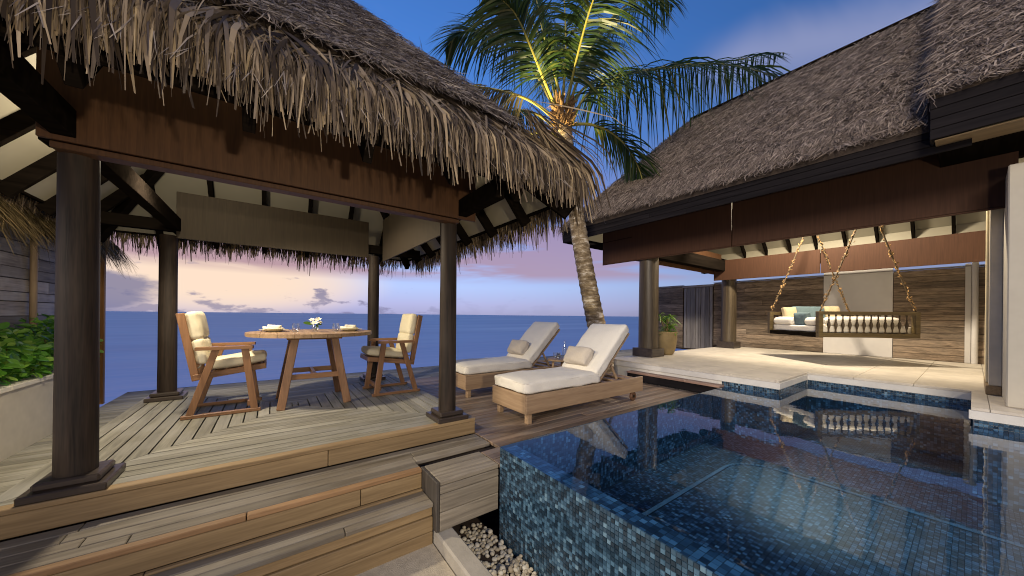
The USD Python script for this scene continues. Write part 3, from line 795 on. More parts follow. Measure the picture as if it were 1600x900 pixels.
def column(parent, x, y, r, z0, z1, m, hb, ht, taper=.93):
    c = B(); zs = np.linspace(z0, z1, 14)
    c.tube(np.stack([np.full(14, x), np.full(14, y), zs], 1), r * np.linspace(1, taper, 14), 32)
    cp = part(parent, 'column', c, m, smooth=40)
    return cp


for (x, y) in ((CX0, CY0), (CX1, CY0), (CX0 - .075, CY1), (CX1 - .13, CY1 - .06)):
    cp = column(pav, x, y, .082, .085, 1.875, post_wood, 0, 0)
    part(cp, 'plinth', box((x - .155, y - .155, .0025), (x + .155, y + .155, .045), .006), plinth_wood)
    part(cp, 'plinth_step', box((x - .12, y - .12, .045), (x + .12, y + .12, .088), .01), plinth_wood)
# valances between the posts and the thin lips under them
part(pav, 'front_valance', box((-1.0, 2.84, 1.905), (1.60, 2.865, 2.40), .003), valance_x)
part(pav, 'front_lip', box((-.96, 2.85, 1.865), (1.43, 2.95, 1.898), .004), valance_x)
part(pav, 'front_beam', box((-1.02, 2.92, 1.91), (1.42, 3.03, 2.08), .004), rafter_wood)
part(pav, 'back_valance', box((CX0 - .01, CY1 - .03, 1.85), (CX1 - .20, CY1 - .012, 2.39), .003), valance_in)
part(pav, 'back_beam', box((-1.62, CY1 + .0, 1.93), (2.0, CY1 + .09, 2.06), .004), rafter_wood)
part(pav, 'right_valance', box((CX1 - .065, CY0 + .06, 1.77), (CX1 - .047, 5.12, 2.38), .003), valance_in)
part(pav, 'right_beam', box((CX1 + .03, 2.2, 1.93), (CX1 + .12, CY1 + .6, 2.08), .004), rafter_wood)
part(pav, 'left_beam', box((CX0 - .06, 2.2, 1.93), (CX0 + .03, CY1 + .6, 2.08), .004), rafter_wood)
# roof frame
EX0, EX1, EY0, EY1, EZ = -1.75, 2.10, 2.07, 6.33, 2.10
APX, APY, APZ = .18, 4.20, 4.42
corners = [(EX0, EY0), (EX1, EY0), (EX1, EY1), (EX0, EY1)]
apex = np.array([APX, APY, APZ])


def rp(c, dz=0): return np.array([c[0], c[1], EZ + dz])


for i in range(4):
    a, b = corners[i], corners[(i + 1) % 4]
    tri = np.array([rp(a, -.10), rp(b, -.10), apex + (0, 0, -.10)])
    cp = part(pav, 'ceiling_panel', (np.vstack([tri, tri + (0, 0, .02)]), [(0, 2, 1), (3, 4, 5), (0, 1, 4), (0, 4, 3), (1, 2, 5), (1, 5, 4), (2, 0, 3), (2, 3, 5)]), cream)
    part(pav, 'eave_board', B().bar(rp(a, -.04), rp(b, -.04), .035, .12, side=np.cross(np.array(rp(b)) - rp(a), (0, 0, 1))), rafter_wood)
    part(pav, 'hip_rafter', B().bar(rp(a, -.20), apex + (0, 0, -.20), .07, .13, side=np.cross(apex - rp(a), (0, 0, 1))), rafter_wood)
    A, Bb = rp(a), rp(b); L = np.linalg.norm(Bb - A); mid = (A + Bb) / 2
    e = (Bb - A) / L
    up = (apex - mid); foot = up - e * (up @ e)
    nr = 7
    for j in range(1, nr):
        s = j / nr
        tmax = 1 - abs(2 * s - 1)
        p0 = A + e * L * s; p1 = p0 + foot * tmax * .98
        if np.linalg.norm(p1 - p0) < .25: continue
        part(pav, 'rafter', B().bar(p0 + (0, 0, -.17), p1 + (0, 0, -.17), .05, .11, side=e), rafter_wood)
# thatch shell, convex and a little thick at the eaves
sh = B()
for i in range(4):
    a, b = rp(corners[i], .0), rp(corners[(i + 1) % 4], .0)
    pts = [a + (0, 0, .02), b + (0, 0, .02)]
    sh.add(np.array([a, b, apex, a + (0, 0, .13), b + (0, 0, .13), apex + (0, 0, .13)]), [(0, 2, 1), (3, 4, 5), (0, 1, 4), (0, 4, 3)])
for i in range(4):      # the upper tier steps out a hand's breadth above the skirt
    t0_ = .175
    a, b = [rp(c_) + (apex - rp(c_)) * t0_ + (0, 0, .13) for c_ in (corners[i], corners[(i + 1) % 4])]
    q_ = np.array([0, 0, .095]); top_ = apex + (0, 0, .13)
    sh.add(np.array([a, b, top_, a + q_, b + q_, top_ + q_]), [(3, 4, 5), (0, 1, 4), (0, 4, 3)])
part(pav, 'thatch_shell', sh, shell_mat)


def roof_points(a, b, c, n, r, power=1.0):
    """n points over a triangle with base a-b and top c; returns points and the height fraction."""
    u = r.random(n); t = 1 - np.sqrt(1 - r.random(n) * .999)
    t = t ** power
    p = (a + (b - a) * u[:, None]) * (1 - t[:, None]) + c * t[:, None]
    return p, t


def thatch_face(out, a, b, c, n, r, L, W, spread, lift, droop=.15, tmin=0., tmax=1., curl=.5, off=.0):
    p, t = roof_points(a, b, c, n, r)
    k = (t >= tmin) & (t <= tmax); p = p[k]; m = len(p)
    nrm = np.cross(b - a, c - a); nrm /= np.linalg.norm(nrm)
    if nrm[2] < 0: nrm = -nrm
    e = (b - a) / np.linalg.norm(b - a); down = np.cross(nrm, e); down /= np.linalg.norm(down)
    if down[2] > 0: down = -down
    # patches of leaves lean the same way
    field = (meshkit.fbm(p * 2.6 + 11.3, 3, 4) - .5) * 2.2
    ang = r.normal(0, spread, m) + field * spread * 1.6
    D = down * np.cos(ang)[:, None] + e * np.sin(ang)[:, None]
    D = D + nrm * (r.normal(lift, lift * .7, m))[:, None]
    D /= np.linalg.norm(D, axis=1, keepdims=True)
    N = np.tile(nrm, (m, 1))
    bump = (meshkit.fbm(p * 1.7, 3, 9) - .5)[:, None] * nrm * .07
    v, f = blades(p + nrm * off + bump + nrm * r.uniform(0, .03, (m, 1)), D, N, r.uniform(L * .6, L * 1.3, m), r.uniform(W * .55, W * 1.3, m), droop, r.normal(0, curl, m), r)
    out.add(v, f)


tr2 = np.random.default_rng(21)
th = B()
TOPZ = np.array([0, 0, .15])
for i, n in ((0, 26000), (1, 9000), (2, 1500), (3, 2500)):
    a, b, c = rp(corners[i]) + TOPZ, rp(corners[(i + 1) % 4]) + TOPZ, apex + TOPZ
    thatch_face(th, a, b, c, n, tr2, .15, .012, .5, .16, tmin=.17, off=.085)
    thatch_face(th, a, b, c, int(n * .3), tr2, .30, .012, .17, .05, droop=.22, tmin=0.02, tmax=.2, off=-.01, curl=.18)
# woven cap lines along the hips and the ledge where the upper tier ends
part(pav, 'thatch', th, thatch_l, kind='stuff')
for i in range(4):
    h0 = rp(corners[i]) + TOPZ
    pts = [h0 + (apex + TOPZ - h0) * t + (0, 0, .09 + .02 * math.sin(t * 40)) for t in np.linspace(.16, 1, 30)]
    hip = B()
    P = np.array(pts); r_ = tr2
    idx = r_.integers(0, 29, 1500); tt_ = r_.random((1500, 1)); Q = P[idx] * (1 - tt_) + P[idx + 1] * tt_
    dirn = (P[0] - P[-1]) / np.linalg.norm(P[0] - P[-1])
    sd = np.cross(dirn, (0, 0, 1)); sd /= np.linalg.norm(sd)
    s = r_.choice([-1, 1], 1500)[:, None]
    D = sd * s * r_.uniform(.2, 1.0, (1500, 1)) + dirn * r_.uniform(.3, 1, (1500, 1)) + np.array([0, 0, -.35]); D /= np.linalg.norm(D, axis=1, keepdims=True)
    N = np.cross(D, dirn); N[N[:, 2] < 0] *= -1
    hip.add(*blades(Q, D, N, r_.uniform(.1, .24, 1500), .012, .3, r_.normal(0, .4, 1500), r_))
    part(pav, 'hip_thatch', hip, thatch_l, kind='stuff')
# long leaves hanging from the eaves; the 290 nearest in view are parts
fr = B(); leaves = []
fdat = []
for i, dens in ((0, 1750), (1, 1200), (2, 850), (3, 700)):
    a, b = rp(corners[i]), rp(corners[(i + 1) % 4]); L = np.linalg.norm(b - a); e = (b - a) / L
    outn = np.array([e[1], -e[0], 0])
    n = int(dens * L)
    s = tr2.random(n)
    clump = np.floor(s * L / .06); ph = (clump * 7919 % 97) / 97.0
    back = tr2.uniform(0.02, .44, n)
    hang = tr2.uniform(.05, .29, n) * tr2.choice([1, 1, 1, 1.4], n) + ph * .15 + (0, .15, .15, .13)[i]
    lean = tr2.normal(0, .17, n) * tr2.choice([1, 1, 1, 2.2], n) + (ph - .5) * .55
    lift = tr2.uniform(.0, .05, n) + .03 * (back < .2)
    fdat.append((a, e, outn, s * L, back, hang, lean, lift, (.0035 + .016 * tr2.random(n) ** 2.0) * (1.15, .95, 1.3, 1.1)[i], tr2.normal(0, .8, n), tr2.uniform(-.10, .35, n), i))


def eave_leaves(a, e, outn, u, back, hang, lean, lift, W, twist, bend, seg=7):
    """Leaves that lie on the slope from "back" inside the eave, bend over its edge and hang."""
    n = len(u); slope = back * 1.45; Lt = slope + hang
    pos = a + e * u[:, None] - outn * back[:, None] + np.array([0, 0, 1.0]) * (.15 + lift + back * 1.06)[:, None]
    rows = []; ds = Lt / seg
    for k in range(seg + 1):
        t = k / seg; sarc = Lt * t
        q = np.clip((sarc - slope + .05) / .24, 0, 1); q = q * q * (3 - 2 * q)
        th_ = np.radians(45) + np.radians(37) * q + bend * (t - .5)
        d = outn * np.cos(th_)[:, None] + np.array([0, 0, -1.0]) * np.sin(th_)[:, None] + e * (lean * (1 - .55 * q) + .25 * twist * bend * np.sin(3 * t + 5 * twist))[:, None]
        d /= np.linalg.norm(d, axis=1, keepdims=True)
        nn = outn * np.sin(th_)[:, None] + np.array([0, 0, 1.0]) * np.cos(th_)[:, None]
        w = W * (.45 + 1.0 * min(t * 3, 1) - max(t - .55, 0) * 2.4 * .9)
        tw = e * np.cos(twist * (.4 + t))[:, None] + nn * np.sin(twist * (.4 + t))[:, None]
        rows += [pos - tw * (w / 2)[:, None], pos + tw * (w / 2)[:, None]]
        pos = pos + d * ds[:, None]
    v = np.stack(rows, 1).reshape(-1, 3); kk = 2 * (seg + 1); q_ = []
    for i_ in range(seg): q_ += [(2 * i_, 2 * i_ + 1, 2 * i_ + 3), (2 * i_, 2 * i_ + 3, 2 * i_ + 2)]
    return v, (np.array(q_)[None] + (np.arange(n) * kk)[:, None, None]).reshape(-1, 3)


for (a, e, outn, u, back, hang, lean, lift, W, twist, bend, i) in fdat:
    P = a + e * u[:, None]
    dist = np.linalg.norm(P - EYE, axis=1) + back * 2
    ang = (P - EYE) @ RT / ((P - EYE) @ FW + 1e-6)
    vis = (ang > -1.54) & (ang < 1.4) & ((P - EYE) @ FW > .5)
    order = np.argsort(np.where(vis, dist, 99))[:290] if i == 0 else []
    mask = np.zeros(len(P), bool); mask[order] = True
    arr = (u, back, hang, lean, lift, W, twist, bend)
    for j in order:
        part(pav, 'thatch_leaf', eave_leaves(a, e, outn, *[x[j:j + 1] for x in arr]), thatch_f)
    fr.add(*eave_leaves(a, e, outn, *[x[~mask] for x in arr]))
part(pav, 'thatch_fringe', fr, thatch_f, kind='stuff')

# ================================================================== planter, shrub and timber screen on the far left
planter = thing('planter_wall', 'rendered planter wall in pale grey beside the left pavilion post', 'planter')
part(planter, 'wall', box((-1.80, 1.2, -.30), (-1.66, 6.0, .365), .006), planter_mat)
for k in range(6):
    part(planter, 'coping_stone', box((-1.815, 1.2 + k * .8 + .002, .366), (-1.645, 1.2 + (k + 1) * .8 - .002, .405), .005), coping_mat)
part(planter, 'soil', box((-2.05, 1.2, -.3), (-1.80, 6.0, .33)), soil)
shrub = thing('leafy_shrub', 'bright green round-leaved shrub growing along the planter wall', 'shrub')


def round_leaf(p, nrm, fwd, s):
    """A cupped, rounded leaf."""
    nrm = nrm / np.linalg.norm(nrm); fwd = fwd - nrm * (fwd @ nrm); fwd /= np.linalg.norm(fwd); sd = np.cross(nrm, fwd)
    o = [(0, 0, 0), (.5, .42, .10), (1.0, .46, .12), (1.45, .25, .05), (1.55, 0, -.04), (1.45, -.25, .05), (1.0, -.46, .12), (.5, -.42, .10), (.8, 0, -.02)]
    v = np.array([p + (fwd * a + sd * b + nrm * c) * s for a, b, c in o])
    return v, [(8, i, (i + 1) % 8) for i in range(8)]


sr = np.random.default_rng(31)
fol = B(); L_ = []
for k in range(3000):
    y = sr.uniform(3.0, 5.9); top = .62 + .26 * meshkit.noise(np.array([[y * 2.1, 3.3, 1.2]]))[0]
    x = sr.uniform(-2.02, -1.66)
    z = .38 + (top - .38 + .18) * sr.random() ** .65 * (1 - .45 * ((x + 2.0) / .34))
    nrm = np.array([.55, -.45, .85]) + sr.normal(0, .45, 3); fwd = sr.normal(0, 1, 3) + (.4, -.2, -.1)
    L_.append((np.array([x, y, z]), nrm, fwd, sr.uniform(.030, .055)))
vis = [l for l in L_ if (l[0][0] > -1.88 or l[0][2] > .62) and 3.9 < l[0][1] < 6.0]
vis = sorted(vis, key=lambda l: -l[0][0] - .6 * l[0][2])[:270]
ids = {id(l) for l in vis}
for l in vis: part(shrub, 'leaf', round_leaf(l[0] + (.02, 0, 0), l[1], l[2], l[3] * 1.15), shrub_leaf)
for l in L_:
    if id(l) not in ids: fol.add(*round_leaf(*l))
part(shrub, 'foliage', fol, shrub_leaf, kind='stuff')
st = B()
for k in range(50):
    y = sr.uniform(3.2, 5.8); x = sr.uniform(-2.0, -1.72)
    st.tube([(x, y, .31), (x + sr.normal(0, .03), y + sr.normal(0, .04), .5), (x + sr.normal(0, .05), y + sr.normal(0, .07), .72)], [.006, .005, .003], 5)
part(shrub, 'stems', st, plain('shrub_stem', (.09, .10, .03), .7), kind='stuff')

screen = thing('timber_screen', 'slatted timber screen with a thatched top behind the leafy planter', 'fence')
z = -.3; fr_ = np.random.default_rng(41)
while z < 1.80:
    h = fr_.choice([.125, .105, .06, .14, .09])
    y = 2.4 + fr_.uniform(0, .8)
    px = -2.06 + fr_.uniform(-.012, .012)
    y = 4.2
    while y < 7.42:
        e = min(y + fr_.uniform(1.4, 2.6), 7.42 + fr_.uniform(-.02, .06))
        if 7.42 - e < .5: e = 7.42 + fr_.uniform(.03, .13)
        part(screen, 'slat', box((px - .02, y, z), (px, e - .004, z + h), .003), fence_x)
        y = e
    z += h + fr_.uniform(.003, .009)
part(screen, 'backing', box((-2.10, 4.2, -.3), (-2.085, 7.40, 1.80)), soil)
for yy in (4.55, 5.74, 6.9): part(screen, 'post', B().tube([(-2.02, yy, -.3), (-2.02, yy, 1.84)], .026, 12), fence_post, smooth=40)
part(screen, 'end_post', box((-2.04, 7.36, -.35), (-1.97, 7.42, 2.06), .006), orange_post, label='amber end post of the timber screen')
part(screen, 'end_post', box((-2.04, 7.425, -.35), (-1.985, 7.47, 2.04), .004), fence_post)
capm = B()
capm.prism([(-1.90, 4.2, 1.95), (-2.35, 4.2, 2.45), (-2.8, 4.2, 1.95), (-2.35, 4.2, 2.36)], (0, 3.4, 0))
part(screen, 'cap_frame', capm, shell_mat)
n = 5200
s = fr_.random(n); yy = 4.15 + 3.45 * s; t = fr_.random(n)
P = np.stack([-2.35 + .43 * t, yy, 2.47 - .48 * t], 1)
D = np.stack([fr_.uniform(.35, .8, n), fr_.normal(-.12, .22, n), -fr_.uniform(.5, 1.0, n)], 1); D /= np.linalg.norm(D, axis=1, keepdims=True)
N = np.tile([.75, 0, .66], (n, 1)) + fr_.normal(0, .2, (n, 3))
part(screen, 'cap_thatch', B().add(*blades(P, D, N, fr_.uniform(.2, .42, n), fr_.uniform(.006, .014, n), fr_.uniform(.2, .6, n), fr_.normal(0, .2, n), fr_, seg=4)), thatch_y, kind='stuff')

# ================================================================== dining set
ch = thing('dining_chair', 'teak armchair with cream cushions at the left of the dining table, seen from its side', 'chair', (-.38, 4.52, 0), group='chairs at the dining table')
for s in (-1, 1):
    yy = s * .255
    part(ch, 'runner', B().bar((-.295, yy, .018), (.295, yy, .018), .038, .032), teak)
    part(ch, 'rear_leg', B().bar((-.235, yy, .03), (-.055, yy, .64), .034, .055), teak_z)
    part(ch, 'front_leg', B().bar((.245, yy, .03), (.165, yy, .64), .034, .06), teak_z)
    arm = B().prism([(-.20, yy - .035, .637), (-.20, yy + .035, .637), (.0, yy + .042, .637), (.225, yy + .036, .637), (.235, yy, .637), (.225, yy - .036, .637), (.0, yy - .042, .637)], (0, 0, .030))
    part(ch, 'armrest', arm, teak)
    part(ch, 'seat_rail', B().bar((-.22, s * .215, .375), (.335, s * .215, .452), .03, .055), teak)
    part(ch, 'back_post', B().bar((-.20, s * .195, .345), (-.315, s * .195, .985), .032, .058), teak_z)
part(ch, 'foot_rail', B().bar((.20, -.25, .085), (.20, .25, .085), .05, .026, side=(0, 0, 1)), teak_y)
part(ch, 'front_rail', B().bar((.325, -.21, .448), (.325, .21, .448), .05, .024, side=(0, 0, 1)), teak_y)
part(ch, 'arm_rail', B().bar((.175, -.25, .60), (.175, -.235, .60), .04, .02, side=(0, 0, 1)), teak_y)
part(ch, 'top_rail', B().bar((-.306, -.19, .945), (-.306, .19, .945), .055, .022, side=(0, 0, 1)), teak_y)
for k in range(6):
    f = (k + .6) / 6.4
    part(ch, 'back_cord', B().tube([(-.205 - .1 * f, -.19, .40 + .5 * f), (-.195 - .1 * f, 0, .40 + .5 * f), (-.205 - .1 * f, .19, .40 + .5 * f)], .006, 6), linen)
for k in range(5):
    part(ch, 'seat_slat', B().bar((-.13 + k * .1, -.20, .408 + k * .0138), (-.13 + k * .1, .20, .408 + k * .0138), .06, .014, side=(1, 0, 0)), teak_y)
sc = moved(cushion(.47, .40, .085, .035, .018, 1), rot((0, 1, 0), -7.5), (.105, 0, .508))
part(ch, 'seat_cushion', sc, linen_yellow, smooth=True)
for (h0, h1, sd) in ((.50, .74, 2), (.735, 1.0, 3)):
    zc = (h0 + h1) / 2; xc = -.20 - .18 * (zc - .345) + .075
    part(ch, 'back_cushion', moved(cushion(h1 - h0 + .01, .40, .095, .035, .016, sd), rot((0, 1, 0), 80), (xc, 0, zc)), linen_yellow, smooth=True)
dup(ch, (1.28, 4.48, 0), 180, 'teak armchair with cream cushions at the right of the dining table, nearest the loungers')

tb = thing('dining_table', 'round teak table on four splayed legs in the pavilion', 'table', (.39, 4.45, 0))
nb = 9
top_wood = wood('table_top_wood', (.22, .135, .07), (.42, .28, .16), 1, .5, (.92, 1.1), bump=.1)
for k in range(nb):      # the top is laid of boards, clipped to a disc
    x0 = -.62 + k * 1.24 / nb; x1 = x0 + 1.24 / nb - .003
    xs_ = np.linspace(x0, x1, 7)
    hi = [(x, math.sqrt(max(.62 ** 2 - x * x, 1e-5))) for x in xs_]
    poly = [(x, h, .752) for x, h in hi] + [(x, -h, .752) for x, h in hi[::-1]]
    part(tb, 'top_board', B().prism(poly[::-1], (0, 0, .038)), top_wood)
part(tb, 'apron', B().box((-.26, -.26, .715), (.26, .26, .751), .004), teak)
for sx in (-1, 1):
    for sy in (-1, 1):
        part(tb, 'leg', B().bar((sx * .31, sy * .31, .0), (sx * .185, sy * .215, .735), .075, .055, side=(1, .0, 0), ch=.005), teak_z)
for s in (-1, 1):
    part(tb, 'stretcher', B().bar((-.245, s * .255, .32), (.245, s * .255, .32), .055, .03, side=(0, 0, 1)), teak)
part(tb, 'stretcher', B().bar((0, -.255, .32), (0, .255, .32), .055, .03, side=(0, 0, 1)), teak_y)


def plate_set(x, y, label):
    p = thing('dinner_plate', label, 'plate', (x, y, .791))
    part(p, 'dish', B().lathe([(.062, 0), (.065, .004), (.10, .012), (.135, .021), (.137, .024), (.10, .017), (.06, .008)], 36), plate_mat, smooth=40)
    part(p, 'side_dish', B().lathe([(.05, .012), (.07, .022), (.10, .032), (.101, .035), (.07, .027), (.04, .018)], 30), plate_mat, smooth=40)
    nk = thing('folded_napkin', 'folded cream napkin lying on ' + label.split(' ', 1)[1].replace('plate with a folded napkin', 'plate'), 'napkin', (x, y, .8265))
    q = moved(cushion(.17, .10, .022, .01, .012, 5, rough=.02), rot((0, 0, 1), 20))
    part(nk, 'cloth', q, napkin_mat, smooth=True)
    part(nk, 'fold', moved(cushion(.10, .07, .016, .007, .006, 6, rough=.02), rot((0, 0, 1), -12), (.01, 0, .017)), napkin_mat, smooth=True)


plate_set(.02, 4.53, 'a pale glazed plate with a folded napkin at the left place')
plate_set(.76, 4.37, 'a pale glazed plate with a folded napkin at the right place')


def tumbler(x, y, z, label, r=.036, h=.095, group=None):
    t = thing('tumbler', label, 'glass', (x, y, z), group=group)
    part(t, 'bowl', B().lathe([(r * .72, 0), (r * .95, h * .25), (r * 1.02, h * .55), (r * .92, h), (r * .87, h), (r * .95, h * .55), (r * .88, h * .28), (r * .5, .012)], 24), glass_mat, smooth=50)
    part(t, 'base', B().lathe([(r * .68, .0015), (r * .8, .006), (r * .5, .0115)], 24), glass_mat, smooth=50)


tumbler(.215, 4.36, .791, 'round clear tumbler beside the left dinner plate')
tumbler(.60, 4.30, .791, 'round clear tumbler beside the right dinner plate')
vs = thing('flower_vase', 'small clear glass vase in the middle of the dining table', 'vase', (.40, 4.36, .791))
part(vs, 'bowl', B().lathe([(.024, 0), (.036, .02), (.038, .045), (.033, .07), (.030, .07), (.035, .045), (.032, .02), (.015, .008)], 24), glass_mat, smooth=50)
fb = thing('flower_posy', 'posy of white frangipani blossoms with one large green leaf in the small vase', 'flowers', (.40, 4.36, .85))
vr = np.random.default_rng(8)
for k, (dx, dy, dz) in enumerate(((-.035, 0, .07), (.03, -.01, .08), (.0, -.03, .04), (.045, .0, .04), (-.02, -.03, .035), (.01, .02, .065))):
    fl_ = B(); c = np.array([dx, dy, dz]); up_ = np.array([dx * 6, dy * 6 - .6, .8]); up_ /= np.linalg.norm(up_)
    s1 = np.cross(up_, (1, 0, .3)); s1 /= np.linalg.norm(s1); s2 = np.cross(up_, s1)
    for q_ in range(5):
        an = q_ * 2 * PI / 5 + k
        fl_.add(*round_leaf(c, up_ * .9 - .35 * (s1 * math.cos(an) + s2 * math.sin(an)), s1 * math.cos(an) + s2 * math.sin(an) + up_ * .25, .020))
    fp = part(fb, 'blossom', fl_, flower_white)
    part(fp, 'centre', moved((ico1.vertices * .007, ico1.faces), None, c + up_ * .004), flower_yellow, smooth=True)
for (d, s_) in (((-1, -.2, .35), .065), ((.9, .3, .2), .035), ((.3, -.8, .3), .03)):
    part(fb, 'leaf', round_leaf(np.array([0, 0, .015]) + np.array(d) * .02, np.array([.2, -.6, .8]), np.array(d, float), s_), pot_leaf)
part(fb, 'stems', B().tube([(0, 0, -.04), (-.02, 0, .04)], .004, 6).tube([(.01, 0, -.04), (.02, -.01, .05)], .004, 6), plain('flower_stem', (.10, .16, .03)))

# ================================================================== sun loungers
def lounger(label, loc):
    t = thing('sun_lounger', label, 'sun lounger', loc, group='loungers by the pool')
    W = .65
    part(t, 'side_board', box((0, 0, .115), (2.08, .028, .315), .004), pale_teak)
    part(t, 'side_board', box((0, W - .028, .115), (2.08, W, .315), .004), pale_teak)
    part(t, 'foot_board', box((-.001, .029, .115), (.028, W - .029, .314), .004), pale_teak_y)
    part(t, 'head_board', box((2.05, .029, .13), (2.079, W - .029, .28), .004), pale_teak_y)
    for yy in (.06, W - .06):
        part(t, 'leg', box((.05, yy - .03, 0), (.105, yy + .03, .15), .004), pale_teak)
        w = part(t, 'wheel', moved(B().lathe([(.02, -.016), (.055, -.016), (.06, -.01), (.06, .01), (.055, .016), (.02, .016)], 24).mesh(), rot((1, 0, 0), 90), (1.88, yy - (.035 if yy < .3 else -.035), .06)), wheel_wood, smooth=40)
        part(w, 'hub', moved(B().lathe([(.012, -.021), (.02, -.021), (.02, .021), (.012, .021)], 16).mesh(), rot((1, 0, 0), 90), (1.88, yy - (.035 if yy < .3 else -.035), .06)), metal, smooth=40)
    for k in range(8):
        part(t, 'slat', box((.04 + k * .25, .03, .285), (.04 + k * .25 + .09, W - .03, .306), .003), pale_teak_y)
    a = np.array([1.19, 0, .33]); b = np.array([1.80, 0, .92]); d = (b - a) / np.linalg.norm(b - a)
    for yy in (.05, W - .05):
        part(t, 'back_rail', B().bar(a + (0, yy, 0), b + (0, yy, 0), .035, .03), pale_teak)
        part(t, 'back_strut', B().bar((1.44, yy + (.03 if yy < .3 else -.03), .56), (1.60, yy + (.03 if yy < .3 else -.03), .315), .022, .03), pale_teak)
    for k in range(5):
        c = a + d * (.08 + k * .18)
        part(t, 'back_slat', B().bar(c + (0, .05, .012), c + (0, W - .05, .012), .08, .014, side=d), pale_teak_y)
    def piping(parent, lx, ly, h, M, loc):
        x, y = lx / 2 - .008, ly / 2 - .008; c_ = .028
        lp = [(x - c_, y), (x, y - c_), (x, -y + c_), (x - c_, -y), (-x + c_, -y), (-x, -y + c_), (-x, y - c_), (-x + c_, y), (x - c_, y)]
        for z_ in (-h, h):
            part(parent, 'piping', moved(B().tube([(a_, b_, z_) for a_, b_ in lp], .0055, 6, caps=False).mesh(), M, loc), linen, smooth=True)
    mp_ = part(t, 'mattress', moved(cushion(1.20, W - .03, .135, .035, .016, 11, rough=.006), None, (.60, W / 2, .382)), linen, smooth=True)
    piping(mp_, 1.20, W - .03, .045, None, (.60, W / 2, .382))
    nrm = np.array([-d[2], 0, d[0]])
    ang = -math.degrees(math.atan2(d[2], d[0]))
    c = (a + b) / 2 + d * .03 + nrm * .088 + (0, W / 2, 0)
    bp_ = part(t, 'back_cushion', moved(cushion(.86, W - .03, .13, .035, .016, 12, rough=.006), rot((0, 1, 0), ang), c), linen, smooth=True)
    piping(bp_, .86, W - .03, .043, rot((0, 1, 0), ang), c)
    ps = thing('scatter_cushion', 'small oatmeal cushion leaning on ' + ('the lounger nearer the pool' if loc[1] < 3.5 else 'the lounger farther from the pool'), 'cushion', loc)
    c = a + d * .19 + nrm * .215 + (0, W / 2 + .05, 0)
    part(ps, 'cover', moved(cushion(.25, .40, .10, .03, .035, 13, rough=.008), rot((0, 1, 0), ang - 14), c), pillow_mat, smooth=True)


lounger('wooden sun lounger with cream mattress, nearer the pool edge', (2.14, 2.70, -.15))
lounger('wooden sun lounger with cream mattress, farther from the pool, partly behind a pavilion post', (2.15, 4.05, -.15))
sd = thing('side_table', 'small round timber side table between the two loungers', 'table', (3.68, 3.80, -.15))
part(sd, 'top', B().lathe([(.18, .445), (.19, .45), (.19, .472), (.18, .478)], 36), pale_teak, smooth=40)
for k in range(3):
    an = k * 2.094 + .4
    part(sd, 'leg', B().bar((.15 * math.cos(an), .15 * math.sin(an), 0), (.10 * math.cos(an), .10 * math.sin(an), .448), .05, .03, side=(-math.sin(an), math.cos(an), 0)), pale_teak)
part(sd, 'shelf', B().lathe([(.11, .2), (.11, .215)], 24), pale_teak)
bo = thing('water_bottle', 'clear glass water bottle on the small round side table', 'bottle', (3.74, 3.76, .3285))
part(bo, 'body', B().lathe([(.034, 0), (.038, .006), (.038, .14), (.030, .175), (.015, .21), (.014, .25), (.011, .25), (.011, .21), (.026, .17), (.034, .14), (.034, .012)], 24), glass_mat, smooth=50)
part(bo, 'stopper', B().lathe([(.010, .246), (.014, .262), (.012, .285), (.004, .292)], 14), glass_mat, smooth=50)
tumbler(3.63, 3.86, .3285, 'clear tumbler on the side table, left of the other tumblers', .03, .09)
tumbler(3.60, 3.75, .3285, 'clear tumbler in front on the side table', .03, .09)
tumbler(3.70, 3.85, .3285, 'clear tumbler next to the water bottle on the side table', .03, .09)

# ================================================================== the villa on the right
VILLA = .877
house = thing('thatched_villa', 'large villa with a steep thatched roof and dark timber fascia over the stone terrace', 'house')
for (x, y, r, hb) in ((7.36, 4.58, .225, .26), (11.65, 4.50, .205, .25)):
    cp = column(house, x, y, r, .25, 2.42, house_post, 0, 0, .97)
    part(cp, 'plinth', box((x - hb, y - hb, .0525), (x + hb, y + hb, .25), .01), plinth_wood)
for (a, b) in ((-.30, 2.70), (2.715, 5.76)):
    part(house, 'front_valance', box((7.10, a, 2.37), (7.125, b, 3.25), .003), valance_house)
    part(house, 'valance_hem', box((7.095, a, 2.345), (7.13, b, 2.366), .003), valance_house)
part(house, 'front_beam', box((7.25, -.3, 2.42), (7.47, 5.3, 2.75), .005), rafter_wood)
part(house, 'side_valance', box((7.15, 4.83, 2.36), (11.9, 4.855, 3.05), .003), valance_x)
part(house, 'side_beam', box((7.48, 4.48, 2.43), (12.3, 4.70, 2.75), .005), rafter_wood)
for (a, b) in ((-.17, 2.28), (2.295, 4.80)):
    part(house, 'back_valance', box((11.30, a, 2.15), (11.325, b, 2.76), .003), valance_house)
part(house, 'ceiling_panel', box((12.50, -.17, 2.72), (12.53, 5.2, 3.14), .003), cream)
part(house, 'back_beam', box((11.55, -.17, 2.45), (11.77, 5.3, 2.70), .005), rafter_wood)
RX, RZ, RY = 9.36, 6.30, 4.67           # ridge
FX0, FX1, FY1, FYN, FZ0 = 6.15, 12.7, 6.34, -4.0, 3.17


